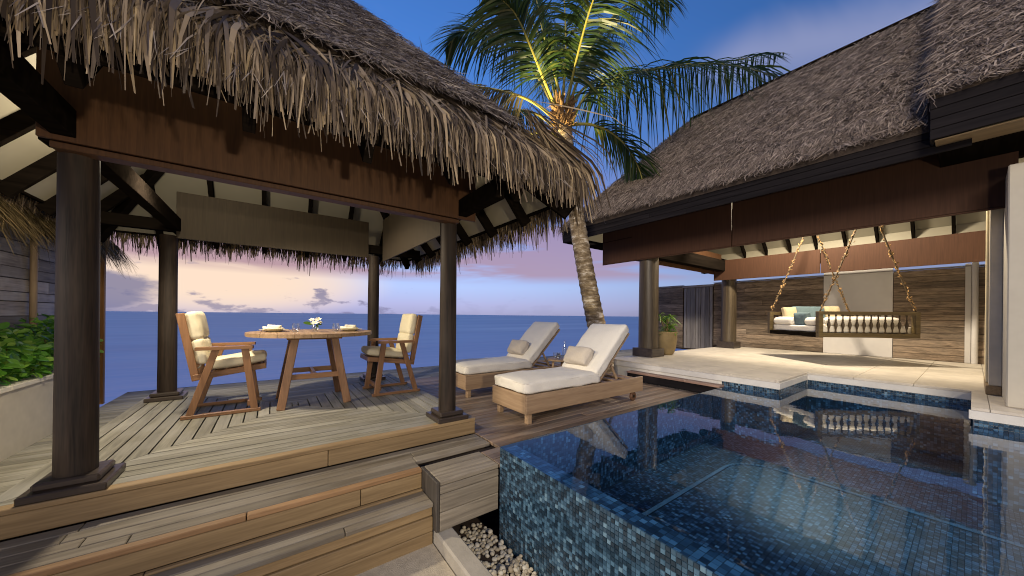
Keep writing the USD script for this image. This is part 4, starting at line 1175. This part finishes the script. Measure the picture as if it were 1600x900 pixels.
def fascia_rows(parent, a, b, z0, z1, n, th, out):
    a, b = np.array(a, float), np.array(b, float); h = (z1 - z0) / n
    for k in range(n):
        L = np.linalg.norm(b - a); m = 2 if L > 3 else 1
        cut = rng.uniform(.35, .65)
        for (s, e) in (((0, cut), (cut, 1)) if m == 2 else ((0, 1),)):
            p, q_ = a + (b - a) * s, a + (b - a) * e - (b - a) / L * .004
            zc = z0 + h * (k + .5)
            o = np.array(out) * (.006 * k)
            part(parent, 'fascia_board', B().bar(p + o + (0, 0, zc), q_ + o + (0, 0, zc), h - .004, th, side=(0, 0, 1)), fascia_wood)


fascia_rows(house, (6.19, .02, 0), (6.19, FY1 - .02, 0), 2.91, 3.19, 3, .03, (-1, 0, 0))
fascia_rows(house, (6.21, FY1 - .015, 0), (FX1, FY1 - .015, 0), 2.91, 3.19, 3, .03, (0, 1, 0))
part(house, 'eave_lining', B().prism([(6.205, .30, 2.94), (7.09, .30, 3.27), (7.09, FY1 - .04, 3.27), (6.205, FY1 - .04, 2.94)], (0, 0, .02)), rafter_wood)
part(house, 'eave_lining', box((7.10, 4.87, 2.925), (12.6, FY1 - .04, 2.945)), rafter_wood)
e0, e1, e2, e3 = np.array([FX0, FYN, FZ0]), np.array([FX0, FY1, FZ0]), np.array([FX1, FY1, FZ0]), np.array([FX1, FYN, FZ0])
r0, r1 = np.array([RX, FYN, RZ]), np.array([RX, RY, RZ])


def skin(poly, th): return B().prism(poly, (0, 0, th))


part(house, 'thatch_shell', B().prism([e0, r0, r1, e1], (0, 0, .10)).prism([e1, r1, e2], (0, 0, .10)).prism([e2, r1, r0, e3], (0, 0, .10)), shell_mat)
dz = np.array([0, 0, -.20])
part(house, 'ceiling_panel', B().prism([e0 + dz + (.12, 0, .118), r0 + dz, r1 + dz, e1 + dz + (.12, -.12, .118)], (0, 0, .02)), cream)
part(house, 'ceiling_panel', B().prism([e1 + dz + (.12, -.12, .118), r1 + dz, e2 + dz + (-.12, -.12, .118)], (0, 0, .02)), cream)
part(house, 'ceiling_panel', B().prism([e2 + dz + (-.12, -.12, .118), r1 + dz, r0 + dz, e3 + dz + (-.12, 0, .118)], (0, 0, .02)), cream)
for k in range(8):
    y = .27 + .585 * k
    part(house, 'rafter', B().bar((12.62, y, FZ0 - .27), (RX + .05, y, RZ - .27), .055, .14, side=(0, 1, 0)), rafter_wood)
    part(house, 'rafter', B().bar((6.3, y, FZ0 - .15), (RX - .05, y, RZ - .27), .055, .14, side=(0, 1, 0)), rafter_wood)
part(house, 'tie_beam', box((9.2, -1, 3.50), (9.34, 5.2, 3.68)), rafter_wood)
hr = np.random.default_rng(51)
ht = B()


def thatch_quad(out, a, b, c, d, n, r, L, W, spread, lift, curl, droop=.1, off=0.0):
    """Leaves over a sloping quad: a-b the eave, d-c the ridge."""
    u, t = r.random(n), r.random(n)
    p = (a + (b - a) * u[:, None]) * (1 - t)[:, None] + (d + (c - d) * u[:, None]) * t[:, None]
    nrm = np.cross(b - a, d - a); nrm /= np.linalg.norm(nrm)
    if nrm[2] < 0: nrm = -nrm
    e = (b - a) / np.linalg.norm(b - a); down = np.cross(nrm, e)
    if down[2] > 0: down = -down
    fld = (meshkit.fbm(p * 2.2 + 5, 3, 8) - .5) * 1.2
    ang = r.normal(0, spread, n) + fld * spread
    D = down * np.cos(ang)[:, None] + e * np.sin(ang)[:, None] + nrm * np.abs(r.normal(lift, lift * .6, n))[:, None]
    D /= np.linalg.norm(D, axis=1, keepdims=True)
    bmp = (meshkit.fbm(p * 1.1, 3, 6) - .5)[:, None] * nrm * .10
    v, f = blades(p + nrm * (off + r.uniform(0, .035, n))[:, None] + bmp, D, np.tile(nrm, (n, 1)), r.uniform(L * .6, L * 1.3, n), r.uniform(W * .5, W * 1.4, n), droop, r.normal(0, curl, n), r)
    out.add(v, f)


zt = np.array([0, 0, .13])
thatch_quad(ht, np.array([FX0, .1, FZ0]) + zt, e1 + zt, r1 + zt, np.array([RX, .1, RZ]) + zt, 70000, hr, .16, .017, .40, .10, .55)
# a neater combed band along the eave
thatch_quad(ht, np.array([FX0 + .10, .1, FZ0 + .10]) + zt, e1 + (.10, -.1, .10) + zt, np.array([FX0 + .4, 6.1, FZ0 + .42]) + zt, np.array([FX0 + .4, .1, FZ0 + .42]) + zt, 9000, hr, .15, .014, .22, .07, .25)
thatch_face(ht, e1 + zt, e2 + zt, r1 + zt, 5000, hr, .22, .018, .5, .2)
# hip edge and ridge, roughly woven
for (p0, p1, n) in ((e1 + zt, r1 + zt, 2200), (r1 + zt, np.array([RX, .1, RZ]) + zt, 2600)):
    Q = p0 + (p1 - p0) * hr.random((n, 1)) + hr.normal(0, .03, (n, 3))
    d0 = (p0 - p1) / np.linalg.norm(p1 - p0); sd_ = np.cross(d0, (0, 0, 1)); sd_ /= np.linalg.norm(sd_)
    D = sd_ * hr.choice([-1, 1], n)[:, None] * hr.uniform(.3, 1, (n, 1)) + d0 * hr.normal(.2, .4, (n, 1)) + np.array([0, 0, -.55]); D /= np.linalg.norm(D, axis=1, keepdims=True)
    N = np.cross(D, d0); N[N[:, 2] < 0] *= -1
    ht.add(*blades(Q, D, N, hr.uniform(.1, .25, n), .016, .2, hr.normal(0, .4, n), hr))
part(house, 'thatch', ht, thatch_r, kind='stuff')
part(house, 'ridge_cap', B().bar((RX, .3, RZ + .17), (RX, RY - .05, RZ + .17), .10, .05, side=(1, 0, 0)), rafter_wood)
# the higher roof over the rooms, standing forward of the first
QX, QZ, QY = 5.95, 3.42, .30
fascia_rows(house, (QX, -4, 0), (QX, QY, 0), 3.0, 3.44, 4, .03, (-1, 0, 0))
fascia_rows(house, (QX + .02, QY - .014, 0), (6.5, QY - .014, 0), 3.0, 3.44, 4, .03, (0, 1, 0))
part(house, 'eave_lining', box((QX + .02, -4, 2.985), (QX + .40, QY - .035, 2.998)), golden_y)  # front strip of the soffit, its light put into the golden colour
part(house, 'eave_lining', box((QX + .41, -4, 2.99), (7.09, QY - .035, 3.003)), rafter_wood)  # rest of the soffit, its shade put into the dark colour
b0, b1 = np.array([QX, -4, QZ]), np.array([QX, QY, QZ]); T = 4.9
t0, t1 = b0 + (T, 0, T), b1 + (T, 0, T)
part(house, 'upper_thatch_shell', B().prism([b0, t0, t1, b1], (0, 0, .08)).prism([b1 + (.02, -.02, -.02), t1 + (0, -.02, 0), t1 + (.9, -.02, -.4), b1 + (1.3, -.02, -.02)], (0, -.3, 0)), shell_mat)
h2 = B()
z2 = np.array([0, 0, .10])
thatch_quad(h2, b0 + (0, 2.6, 0) + z2, b1 + z2, t1 + z2, t0 + (0, 2.6, 0) + z2, 34000, hr, .16, .017, .5, .10, .6)
sd0 = b1 + (.0, .01, .06)
thatch_quad(h2, sd0, sd0 + (1.0, 0, 0), sd0 + (T + 1.0, 0, T), sd0 + (T, 0, T), 9000, hr, .18, .015, .6, .18, .6)
n = 1800
Q = b1 + z2 + (t1 - b1) * hr.random((n, 1)) + hr.normal(0, .02, (n, 3))
D = np.stack([hr.uniform(-.8, .2, n), hr.uniform(-.6, .5, n), hr.uniform(-1, -.4, n)], 1); D /= np.linalg.norm(D, axis=1, keepdims=True)
h2.add(*blades(Q, D, np.tile([-.5, .6, .5], (n, 1)), hr.uniform(.1, .22, n), .015, .2, hr.normal(0, .4, n), hr))
part(house, 'upper_thatch', h2, thatch_r, kind='stuff')
part(house, 'room_wall', box((6.52, -4, .052), (12.6, -.215, 2.70), .01), cream_wall)
part(house, 'door_frame', box((7.42, -.2145, .17), (7.75, -.118, 2.66), .006), plain('frame_grey', (.68, .60, .45), .6))
part(house, 'door_frame', box((7.752, -.2145, .17), (8.62, -.10, 2.66), .006), plain('frame_cream', (.76, .66, .42), .6))
part(house, 'frame_foot', box((7.40, -.2145, .0525), (8.62, -.096, .168), .005), golden_x)

# ------------------------------------------------------------------ timber boundary wall, gate, panel
wall = thing('timber_wall', 'high boundary wall of rough horizontal planks behind the terrace', 'wall')
wr = np.random.default_rng(61)


def plank_wall(x, y0, y1, z0, z1, h):
    z = z0
    while z < z1 - .03:
        hh = min(h * wr.uniform(.85, 1.15), z1 - z)
        y = y0
        while y < y1 - 1e-6:
            e = min(y + wr.uniform(1.3, 2.8), y1)
            if y1 - e < .4: e = y1
            o = wr.uniform(0, .014)
            part(wall, 'plank', box((x - o, y, z), (x + .03, e - .004, z + hh - .006), .004), wall_y)
            y = e
        z += hh


plank_wall(12.42, -.22, 1.16, .052, 2.17, .15)
plank_wall(12.42, 2.44, 5.27, .052, 2.17, .15)
plank_wall(12.42, 6.33, 7.35, -.15, 2.15, .15)
part(wall, 'backing', box((12.46, -.3, -.2), (12.5, 7.35, 2.14)), soil)
part(wall, 'coping_board', box((12.38, -.22, 2.175), (12.52, 5.27, 2.20)), fence_x)
part(wall, 'coping_board', box((12.38, 6.33, 2.155), (12.52, 7.36, 2.18)), fence_x)
panel = thing('white_panel', 'smooth off-white panel set in the timber wall behind the swing bed', 'wall panel')
part(panel, 'face', box((12.405, 1.165, .052), (12.455, 2.435, 2.26), .004), white_wall)
gate = thing('garden_gate', 'grey timber gate of upright boards beside the potted plant', 'gate')
gw = np.cumsum([0, .10, .15, .14, .08, .10, .17, .14, .10]); gw = gw / gw[-1] * .99
for k in range(8):
    part(gate, 'board', box((12.36 + (.0 if k % 2 else .008), 5.285 + gw[k], -.14), (12.39, 5.285 + gw[k + 1] - .012, 2.06), .004), gate_z)
for z in (.25, 1.0, 1.8): part(gate, 'rail', box((12.392, 5.285, z), (12.42, 6.28, z + .09)), gate_z)
part(gate, 'head_rail', box((12.35, 5.27, 2.075), (12.45, 6.33, 2.15), .004), fence_x)
pole = thing('pale_pipe', 'pale upright pipe standing against the timber wall near the door frame', 'pipe')
part(pole, 'shaft', B().tube([(12.36, -.02, .054), (12.36, -.02, 2.26)], .045, 18), white_pipe, smooth=40)
part(pole, 'strip', box((12.385, .03, .054), (12.405, .11, 2.24)), white_pipe)

# ------------------------------------------------------------------ swing bed
SW = np.array([9.24, 1.88, .61]); SA = -38.7
sb = thing('swing_bed', 'hanging timber day bed with turned balusters and white mattress over the terrace', 'swing bed', SW, SA)
LX, LY, HT = 2.0, 1.50, .54


def rail(x0, y0, x1, y1):
    d = np.array([x1 - x0, y1 - y0]); L = np.hypot(*d); d /= L; sd_ = (-d[1], d[0], 0)
    part(sb, 'rail', B().bar((x0, y0, HT - .035), (x1, y1, HT - .035), .08, .07, side=sd_), swing_wood)
    n = max(int(round((L - .2) / .13)), 3)
    for k in range(n):
        s = .14 + (L - .28) * k / (n - 1)
        p = [(.014, .09), (.018, .11), (.011, .13), (.013, .17), (.027, .23), (.030, .26), (.024, .30), (.012, .34), (.018, .36), (.011, .38), (.012, .44), (.018, .455), (.014, .47)]
        part(sb, 'baluster', B().lathe(p, 10, (x0 + d[0] * s, y0 + d[1] * s, 0)), baluster_wood, smooth=50)


part(sb, 'base_rail', box((0, 0, 0), (LX, .08, .088), .006), swing_wood)
part(sb, 'base_rail', box((0, LY - .08, 0), (LX, LY, .088), .006), swing_wood)
part(sb, 'base_rail', box((0, .081, 0), (.08, LY - .081, .088), .006), rafter_wood)
part(sb, 'base_rail', box((LX - .08, .081, 0), (LX, LY - .081, .088), .006), swing_wood)
for (x, y) in ((0, 0), (LX - .09, 0), (0, LY - .09), (LX - .09, LY - .09)):
    part(sb, 'corner_post', box((x - .002, y - .002, .089), (x + .09, y + .09, HT + .002), .006), swing_wood)
rail(.091, .04, LX - .091, .04); rail(.091, LY - .04, LX - .091, LY - .04); rail(LX - .04, .091, LX - .04, LY - .091)
part(sb, 'platform', box((.02, .02, .05), (LX - .02, LY - .02, .084)), rafter_wood)
part(sb, 'mattress', moved(cushion(LX - .12, LY - .18, .15, .04, .012, 21), None, (LX / 2, LY / 2, .165)), linen, smooth=True)


def bolster(label, p0, p1, r):
    b = thing('bolster', label, 'bolster', SW, SA)
    p0, p1 = np.array(p0, float), np.array(p1, float)
    t = np.array([0, .03, .08, .2, .5, .8, .92, .97, 1]); rr = np.array([.3, .75, .93, 1, 1.02, 1, .93, .75, .3]) * r
    part(b, 'cover', B().tube(p0 + (p1 - p0) * t[:, None], rr, 20), linen, smooth=True)


bolster('white bolster at the far open corner of the swing bed', (.14, 1.40, .325), (.14, .82, .325), .095)
bolster('white bolster at the near open corner of the swing bed, half behind the corner post', (.15, .48, .325), (.15, .10, .325), .09)
bolster('long white bolster behind the balusters of the swing bed', (.25, .19, .335), (1.78, .19, .335), .10)


def swing_cushion(label, loc, size, m, rx, ry=0, rz=0, seed=31):
    c = thing('scatter_cushion', label, 'cushion', SW, SA)
    M = rot((0, 0, 1), rz) @ rot((1, 0, 0), rx) @ rot((0, 1, 0), ry)
    part(c, 'cover', moved(cushion(size[0], size[1], .12, .03, .04, seed, .006), M, loc), m, smooth=True)


swing_cushion('teal cushion between two white bolsters on the swing bed', (.20, .66, .34), (.36, .34), teal_cloth, 0, 80, 0, 32)
swing_cushion('long teal cushion showing above the top rail of the swing bed', (.85, 1.33, .45), (.75, .46), teal_cloth, 76, 0, 0, 33)
swing_cushion('ochre cushion at the right end of the swing bed', (1.40, 1.31, .46), (.34, .46), ochre_cloth, 74, 0, 0, 34)
swing_cushion('ochre cushion at the left, half behind the long teal one on the swing bed', (.40, 1.30, .44), (.30, .44), ochre_cloth, 74, 0, 0, 35)
dr_ = np.random.default_rng(71)
for hy in (.04, LY - .04):
    for ex in (.05, LX - .05):
        H = np.array([LX / 2 + (-.06 if ex < 1 else .06), hy, 2.76]); E_ = np.array([ex, hy, HT])
        pts = H + (E_ - H) * np.linspace(0, 1, 20)[:, None] + np.array([0, 0, -.05]) * np.sin(np.linspace(0, PI, 20))[:, None]
        rp_ = part(sb, 'rope', B().tube(pts, .014, 8), rope_mat, smooth=True)
        pc = B()
        for k in range(70):
            t = dr_.uniform(.12, .99); c = pts[0] + (pts[-1] - pts[0]) * t + (0, 0, -.05 * math.sin(PI * t))
            d = (pts[-1] - pts[0]) / np.linalg.norm(pts[-1] - pts[0]) + dr_.normal(0, .45, 3); d /= np.linalg.norm(d)
            o = dr_.normal(0, .016, 3); L = dr_.uniform(.03, .085)
            pc.tube([c + o - d * L / 2, c + o + dr_.normal(0, .004, 3), c + o + d * L / 2], [dr_.uniform(.004, .009), dr_.uniform(.007, .014), dr_.uniform(.003, .008)], 6)
        part(rp_, 'driftwood', pc, driftwood, kind='stuff')

# ------------------------------------------------------------------ potted plant
pot = thing('plant_pot', 'tall rough clay pot standing behind the big terrace post', 'pot', (8.05, 4.52, .052))
part(pot, 'body', B().lathe([(.13, 0), (.17, .02), (.22, .16), (.245, .34), (.25, .46), (.245, .53), (.26, .56), (.255, .58), (.225, .58), (.22, .50)], 36), pot_mat, smooth=50)
part(pot, 'soil', B().lathe([(.20, .48), (.222, .50)], 24), soil)
pp = thing('pot_plant', 'green plant with narrow arching leaves growing in the tall clay pot', 'plant', (8.05, 4.52, .55))
qr = np.random.default_rng(81)
for k in range(8):
    an = qr.uniform(0, 2 * PI); tip = np.array([math.cos(an) * qr.uniform(.05, .26), math.sin(an) * qr.uniform(.05, .26), qr.uniform(.2, .5)])
    part(pp, 'stem', B().tube([(0, 0, -.02), tip * .5 + (0, 0, .03), tip], [.010, .008, .006], 6), plain(f'pot_stem_{k}', (.22, .14, .05)) if k == 0 else '/World/Looks/pot_stem_0')
    n = 16
    a_ = qr.uniform(0, 2 * PI, n); el = qr.uniform(-.1, 1.0, n)
    D = np.stack([np.cos(a_) * np.cos(el), np.sin(a_) * np.cos(el), np.sin(el)], 1)
    for q_ in range(n):
        part(pp, 'leaf', blades(tip[None] - (0, 0, .02), D[q_:q_ + 1], np.array([[0, 0, 1.0]]) + qr.normal(0, .2, (1, 3)), qr.uniform(.17, .31), .042, .6, qr.normal(0, .1), qr, seg=4, tip=.12), pot_leaf)
low_ = B(); n = 260
P = qr.normal(0, .09, (n, 3)) * (1, 1, .4) + (0, 0, .05); a_ = qr.uniform(0, 2 * PI, n)
D = np.stack([np.cos(a_), np.sin(a_), qr.uniform(-.2, .9, n)], 1); D /= np.linalg.norm(D, axis=1, keepdims=True)
low_.add(*blades(P, D, np.tile([0, 0, 1.0], (n, 1)) + qr.normal(0, .3, (n, 3)), qr.uniform(.05, .13, n), .028, .5, 0, qr, seg=3))
part(pp, 'foliage', low_, pot_leaf, kind='stuff')

# ================================================================== coconut palm
VILLA = 1.0
palm = thing('coconut_palm', 'tall leaning coconut palm lit from below between the pavilion and the villa', 'palm tree')
PD = 6.5
ctl = np.array([at(948, 600, PD), at(941, 545, PD), at(933, 512, PD), at(918, 440, PD), at(904, 360, PD), at(892, 280, PD), at(883, 215, PD), at(879, 182, PD)])
ctl[0][2] = -.9
from scipy.interpolate import CubicSpline
cs = CubicSpline(np.linspace(0, 1, len(ctl)), ctl)
ts = np.linspace(0, 1, 150); pts = cs(ts)
Zt = pts[:, 2]
rad = np.interp(Zt, [-.9, 0, 1.0, 3, 4.6, 5.0], [.23, .195, .172, .150, .138, .13])
ring = np.where((np.arange(150) % 3) == 0, 1.045, np.where((np.arange(150) % 3) == 1, .985, 1.0)) * (1 + .02 * np.sin(np.arange(150) * 2.1))
bark = mat('palm_bark', {'tc': ('texture_coordinate', {}), 'mp': ('mapping', {'scale': (5, 5, 14)}), 'n': ('noise_texture', {'scale': 1.0, 'detail': 7.0, 'roughness': .65}),
                         'm2': ('mapping', {'scale': (3, 3, 26)}), 'n2': ('noise_texture', {'scale': 1.0, 'detail': 3.0}),
                         'r': ('rgb_ramp', {'ramp': [(.30, (.08, .055, .032)), (.46, (.20, .145, .085)), (.56, (.36, .28, .18)), (.63, (.68, .60, .48)), (.8, (.74, .67, .56))]}),
                         'b': ('bump', {'strength': .8, 'distance': .02}), 'p': ('principled_bsdf', {'roughness': .85, 'specular_ior_level': .2})},
           [('tc.object', 'mp.vector'), ('mp.vector', 'n.vector'), ('tc.object', 'm2.vector'), ('m2.vector', 'n2.vector'), ('n.fac', 'r.fac'), ('r.color', 'p.base_color'), ('n2.fac', 'b.height'), ('b.normal', 'p.normal')])
part(palm, 'trunk', B().tube(pts, rad * ring, 28), bark, smooth=40)
crown = ctl[-1]
pr2 = np.random.default_rng(91)
for k in range(26):     # dry leaf bases round the crown shaft
    an = pr2.uniform(0, 2 * PI); z = pr2.uniform(-.22, .22)
    o = np.array([math.cos(an), math.sin(an), 0])
    p0 = crown + o * .13 + (0, 0, z); p1 = p0 + o * pr2.uniform(.06, .16) + (0, 0, pr2.uniform(.05, .22))
    part(palm, 'leaf_base', B().tube([p0 - o * .05 - (0, 0, .08), p0, p1], [.035, .06, .012], 7), boot_mat)
fibre = B(); n = 500
a_ = pr2.uniform(0, 2 * PI, n); O = np.stack([np.cos(a_), np.sin(a_), 0 * a_], 1)
D = O * pr2.uniform(.1, .9, (n, 1)) + np.array([0, 0, 1.0]) * pr2.uniform(-1, 1, (n, 1)); D /= np.linalg.norm(D, axis=1, keepdims=True)
fibre.add(*blades(crown + O * .14 + np.stack([0 * a_, 0 * a_, pr2.uniform(-.3, .25, n)], 1), D, O, pr2.uniform(.08, .25, n), .02, .3, pr2.normal(0, .3, n), pr2))
part(palm, 'fibre', fibre, boot_mat, kind='stuff')


def frond(ctrl, nleaf=78, ll=.95, hang=.75, m=None, side_tilt=0., start=.2, stem=.032, sweep=.55, seed=0, dep=None):
    """A frond: arched stem through control points (px, py, depth) and leaflets that hang from it."""
    r = np.random.default_rng(900 + seed)
    nleaf = int(nleaf * 1.1)
    P = np.array([at(*c) for c in ctrl]); cs_ = CubicSpline(np.linspace(0, 1, len(P)), P)
    q = cs_(np.linspace(0, 1, 26))
    b = part(palm, 'frond', B().tube(q, np.linspace(stem, .006, 26), 7), rachis_mat, smooth=40)
    out = B()
    for s in (-1, 1):
        t = np.linspace(start, .995, nleaf) + r.normal(0, .003, nleaf); t = np.clip(t, 0, 1)
        p = cs_(t); T = cs_(t, 1); T /= np.linalg.norm(T, axis=1, keepdims=True)
        S = np.cross(T, (0, 0, 1.0)); nS = np.linalg.norm(S, axis=1, keepdims=True); S = S / np.maximum(nS, .15)
        Upv = np.cross(S, T)
        D = S * s * (.75 + r.normal(0, .08, (nleaf, 1))) + T * (sweep + .45 * t[:, None] ** 2 + r.normal(0, .06, (nleaf, 1))) + Upv * (.18 + side_tilt * s) + np.array([0, 0, -1.0]) * (hang * .5 + r.normal(0, .10, (nleaf, 1)))
        D /= np.linalg.norm(D, axis=1, keepdims=True)
        L = ll * 1.2 * (np.sin(np.clip((t - start) / (1 - start) * .86 + .16, 0, 1) * PI) ** .55 + .08) * r.uniform(.85, 1.1, nleaf)
        N = Upv + S * s * .3 + r.normal(0, .15, (nleaf, 3))
        out.add(*blades(p, D, N, L, r.uniform(.034, .052, nleaf), hang + r.normal(0, .08, nleaf), r.normal(0, .07, nleaf), r, seg=5, tip=.06))
    part(b, 'leaflets', out, m or frond_mat, kind='stuff')


D0 = PD
frond([(890, 178, D0), (905, 165, D0 + .1), (945, 128, D0 + .3), (1030, 106, D0 + .5), (1120, 100, D0 + .7), (1205, 118, D0 + .9), (1262, 160, D0 + 1.0)], 96, 1.0, .95, seed=1, start=.17)
frond([(890, 176, D0), (900, 155, D0 + .2), (925, 128, D0 + .5), (985, 112, D0 + 1.0), (1080, 104, D0 + 1.6), (1160, 92, D0 + 2.1), (1225, 82, D0 + 2.5)], 80, .95, .7, seed=2, start=.2)
frond([(884, 170, D0), (892, 130, D0 - .1), (905, 75, D0 - .4), (925, 5, D0 - .8), (955, -60, D0 - 1.2), (1000, -100, D0 - 1.5)], 76, .95, .85, seed=3, start=.22)
frond([(880, 168, D0), (882, 120, D0 + .2), (884, 60, D0 + .5), (880, -20, D0 + .9), (872, -90, D0 + 1.3)], 70, .95, .8, seed=4, start=.22)
frond([(876, 168, D0), (868, 120, D0 + .1), (850, 55, D0 + .1), (838, 0, D0 + .2), (815, -60, D0 + .3)], 70, .95, .8, seed=5, start=.2)
frond([(870, 170, D0), (852, 130, D0 - .2), (836, 90, D0 - .5), (815, 40, D0 - .8), (796, 10, D0 - 1.0), (765, -15, D0 - 1.2)], 76, .80, .55, seed=6, start=.24)
frond([(868, 174, D0), (846, 130, D0 + .4), (812, 82, D0 + .7), (770, 55, D0 + .9), (728, 50, D0 + 1.0), (696, 78, D0 + 1.1)], 84, .92, .6, seed=7, start=.25)
frond([(864, 184, D0), (838, 163, D0 + .2), (800, 146, D0 + .3), (745, 135, D0 + .4), (690, 130, D0 + .5), (655, 140, D0 + .5)], 80, .75, 1.0, m=dry_frond, seed=8, start=.32, stem=.036)
frond([(864, 196, D0), (842, 180, D0 + .7), (815, 172, D0 + 1.2), (785, 180, D0 + 1.6), (760, 205, D0 + 1.9)], 66, .8, .8, seed=9, start=.3)
frond([(866, 208, D0), (845, 208, D0 + .1), (815, 213, D0 + .5), (785, 240, D0 + .9), (765, 290, D0 + 1.2)], 50, .45, .8, seed=10, start=.62, stem=.036)
frond([(890, 196, D0), (915, 194, D0 + .1), (948, 203, D0 + .2), (980, 230, D0 + .3), (1000, 268, D0 + .4), (1006, 300, D0 + .4)], 70, .68, .42, seed=11, start=.28, stem=.034)
frond([(886, 168, D0), (905, 120, D0 + .5), (935, 55, D0 + 1.0), (975, 10, D0 + 1.5), (1015, -10, D0 + 1.9), (1050, 10, D0 + 2.2)], 80, .9, .8, seed=13, start=.22)
frond([(868, 212, D0), (856, 222, D0 - .2), (846, 245, D0 - .3), (842, 285, D0 - .3)], 24, .25, .9, m=dry_frond, seed=14, start=.7, stem=.036)
frond([(872, 168, D0), (856, 100, D0 + 1.0), (830, 30, D0 + 1.8), (790, -20, D0 + 2.4), (745, -30, D0 + 2.9)], 76, .95, .8, seed=15, start=.22)
frond([(884, 166, D0), (900, 95, D0 + .7), (912, 30, D0 + 1.4), (935, -50, D0 + 2.0)], 70, .95, .85, seed=16, start=.22)

# ================================================================== lamps out of view, each placed for the light it throws
def lamp(name, label, loc, aim, inten, color, cone=None, soft=.4, r=.03, body=None, spill=0):
    t = thing(name, label, 'lamp', loc)
    aim = np.array(aim, float) - loc; aim /= np.linalg.norm(aim)
    if body: body(t, aim)
    L = UsdLux.SphereLight.Define(stage, f'{t.GetPath()}/bulb_light')
    L.CreateRadiusAttr(r); L.CreateIntensityAttr(inten); L.CreateColorAttr(Gf.Vec3f(*color)); L.CreateNormalizeAttr(True)
    if spill:      # a second light in the unseen lamp, brightening the ceiling all round
        G = UsdLux.SphereLight.Define(stage, f'{t.GetPath()}/bulb_glow')
        G.CreateRadiusAttr(r * .9); G.CreateIntensityAttr(spill); G.CreateColorAttr(Gf.Vec3f(*color)); G.CreateNormalizeAttr(True)
    if cone:
        s = UsdLux.ShapingAPI.Apply(L.GetPrim()); s.CreateShapingConeAngleAttr(cone); s.CreateShapingConeSoftnessAttr(soft)
        z = -aim; x = np.cross([.1, .9, .3], z); x /= np.linalg.norm(x); y = np.cross(z, x)
        o = aim * .07
        L.AddTransformOp().Set(Gf.Matrix4d(*x, 0, *y, 0, *z, 0, *o, 1))


def can(t, aim):
    a = np.array(aim); part(t, 'housing', B().tube([-a * .10, -a * .09, a * .03], [.02, .045, .05], 16), metal, smooth=40)


lamp('palm_uplight', 'unseen garden spotlight behind the right pavilion post, placed to light the palm crown', np.array([2.72, 5.85, -.08]), at(872, 170, 6.5), 1250, (1, .82, .42), 12, .8, .03, can)  # out of view, placed to light the palm crown
lamp('palm_uplight', 'unseen garden spotlight behind the nearer lounger, placed to light the palm trunk', np.array([4.45, 3.70, -.08]), at(905, 380, 6.5), 11, (1, .86, .58), 19, .8, .03, can)  # unseen, set where it lights the palm trunk
VILLA = .877
lamp('terrace_lamp', 'unseen lamp under the villa roof, placed to light the terrace and swing bed', np.array([9.6, 2.3, 4.25]), (9.6, 2.3, 0), 100, (1, .85, .64), 80, .4, .2,
     lambda t, a: part(t, 'cord', B().tube([(0, 0, .22), (0, 0, .9)], .006, 6), rubber), 34)  # lamp out of view, lighting the terrace, back wall and ceiling
VILLA = 1.0
lamp('pavilion_lamp', 'unseen lamp under the pavilion roof, placed to light the table and deck', np.array([-.72, 3.9, 2.36]), (.35, 4.15, 0), 31, (1, .86, .64), 64, .35, .09,
     lambda t, a: part(t, 'cord', B().tube([(0, 0, .09), (0, 0, .5)], .005, 6), rubber), 6.0)  # unseen lamp, placed so the table shadow falls to the right
lamp('garden_lantern', 'unseen lamp on a post behind the eye, placed to light the timber steps', np.array([.45, -1.3, 1.25]), (-.5, 3, 0), 32, (1, .83, .58), None, .3, .06,
     lambda t, a: part(t, 'post', B().tube([(0, 0, -1.72), (0, 0, -.08)], .025, 12), metal))  # unseen, behind the eye, lighting the steps and thatch fringe
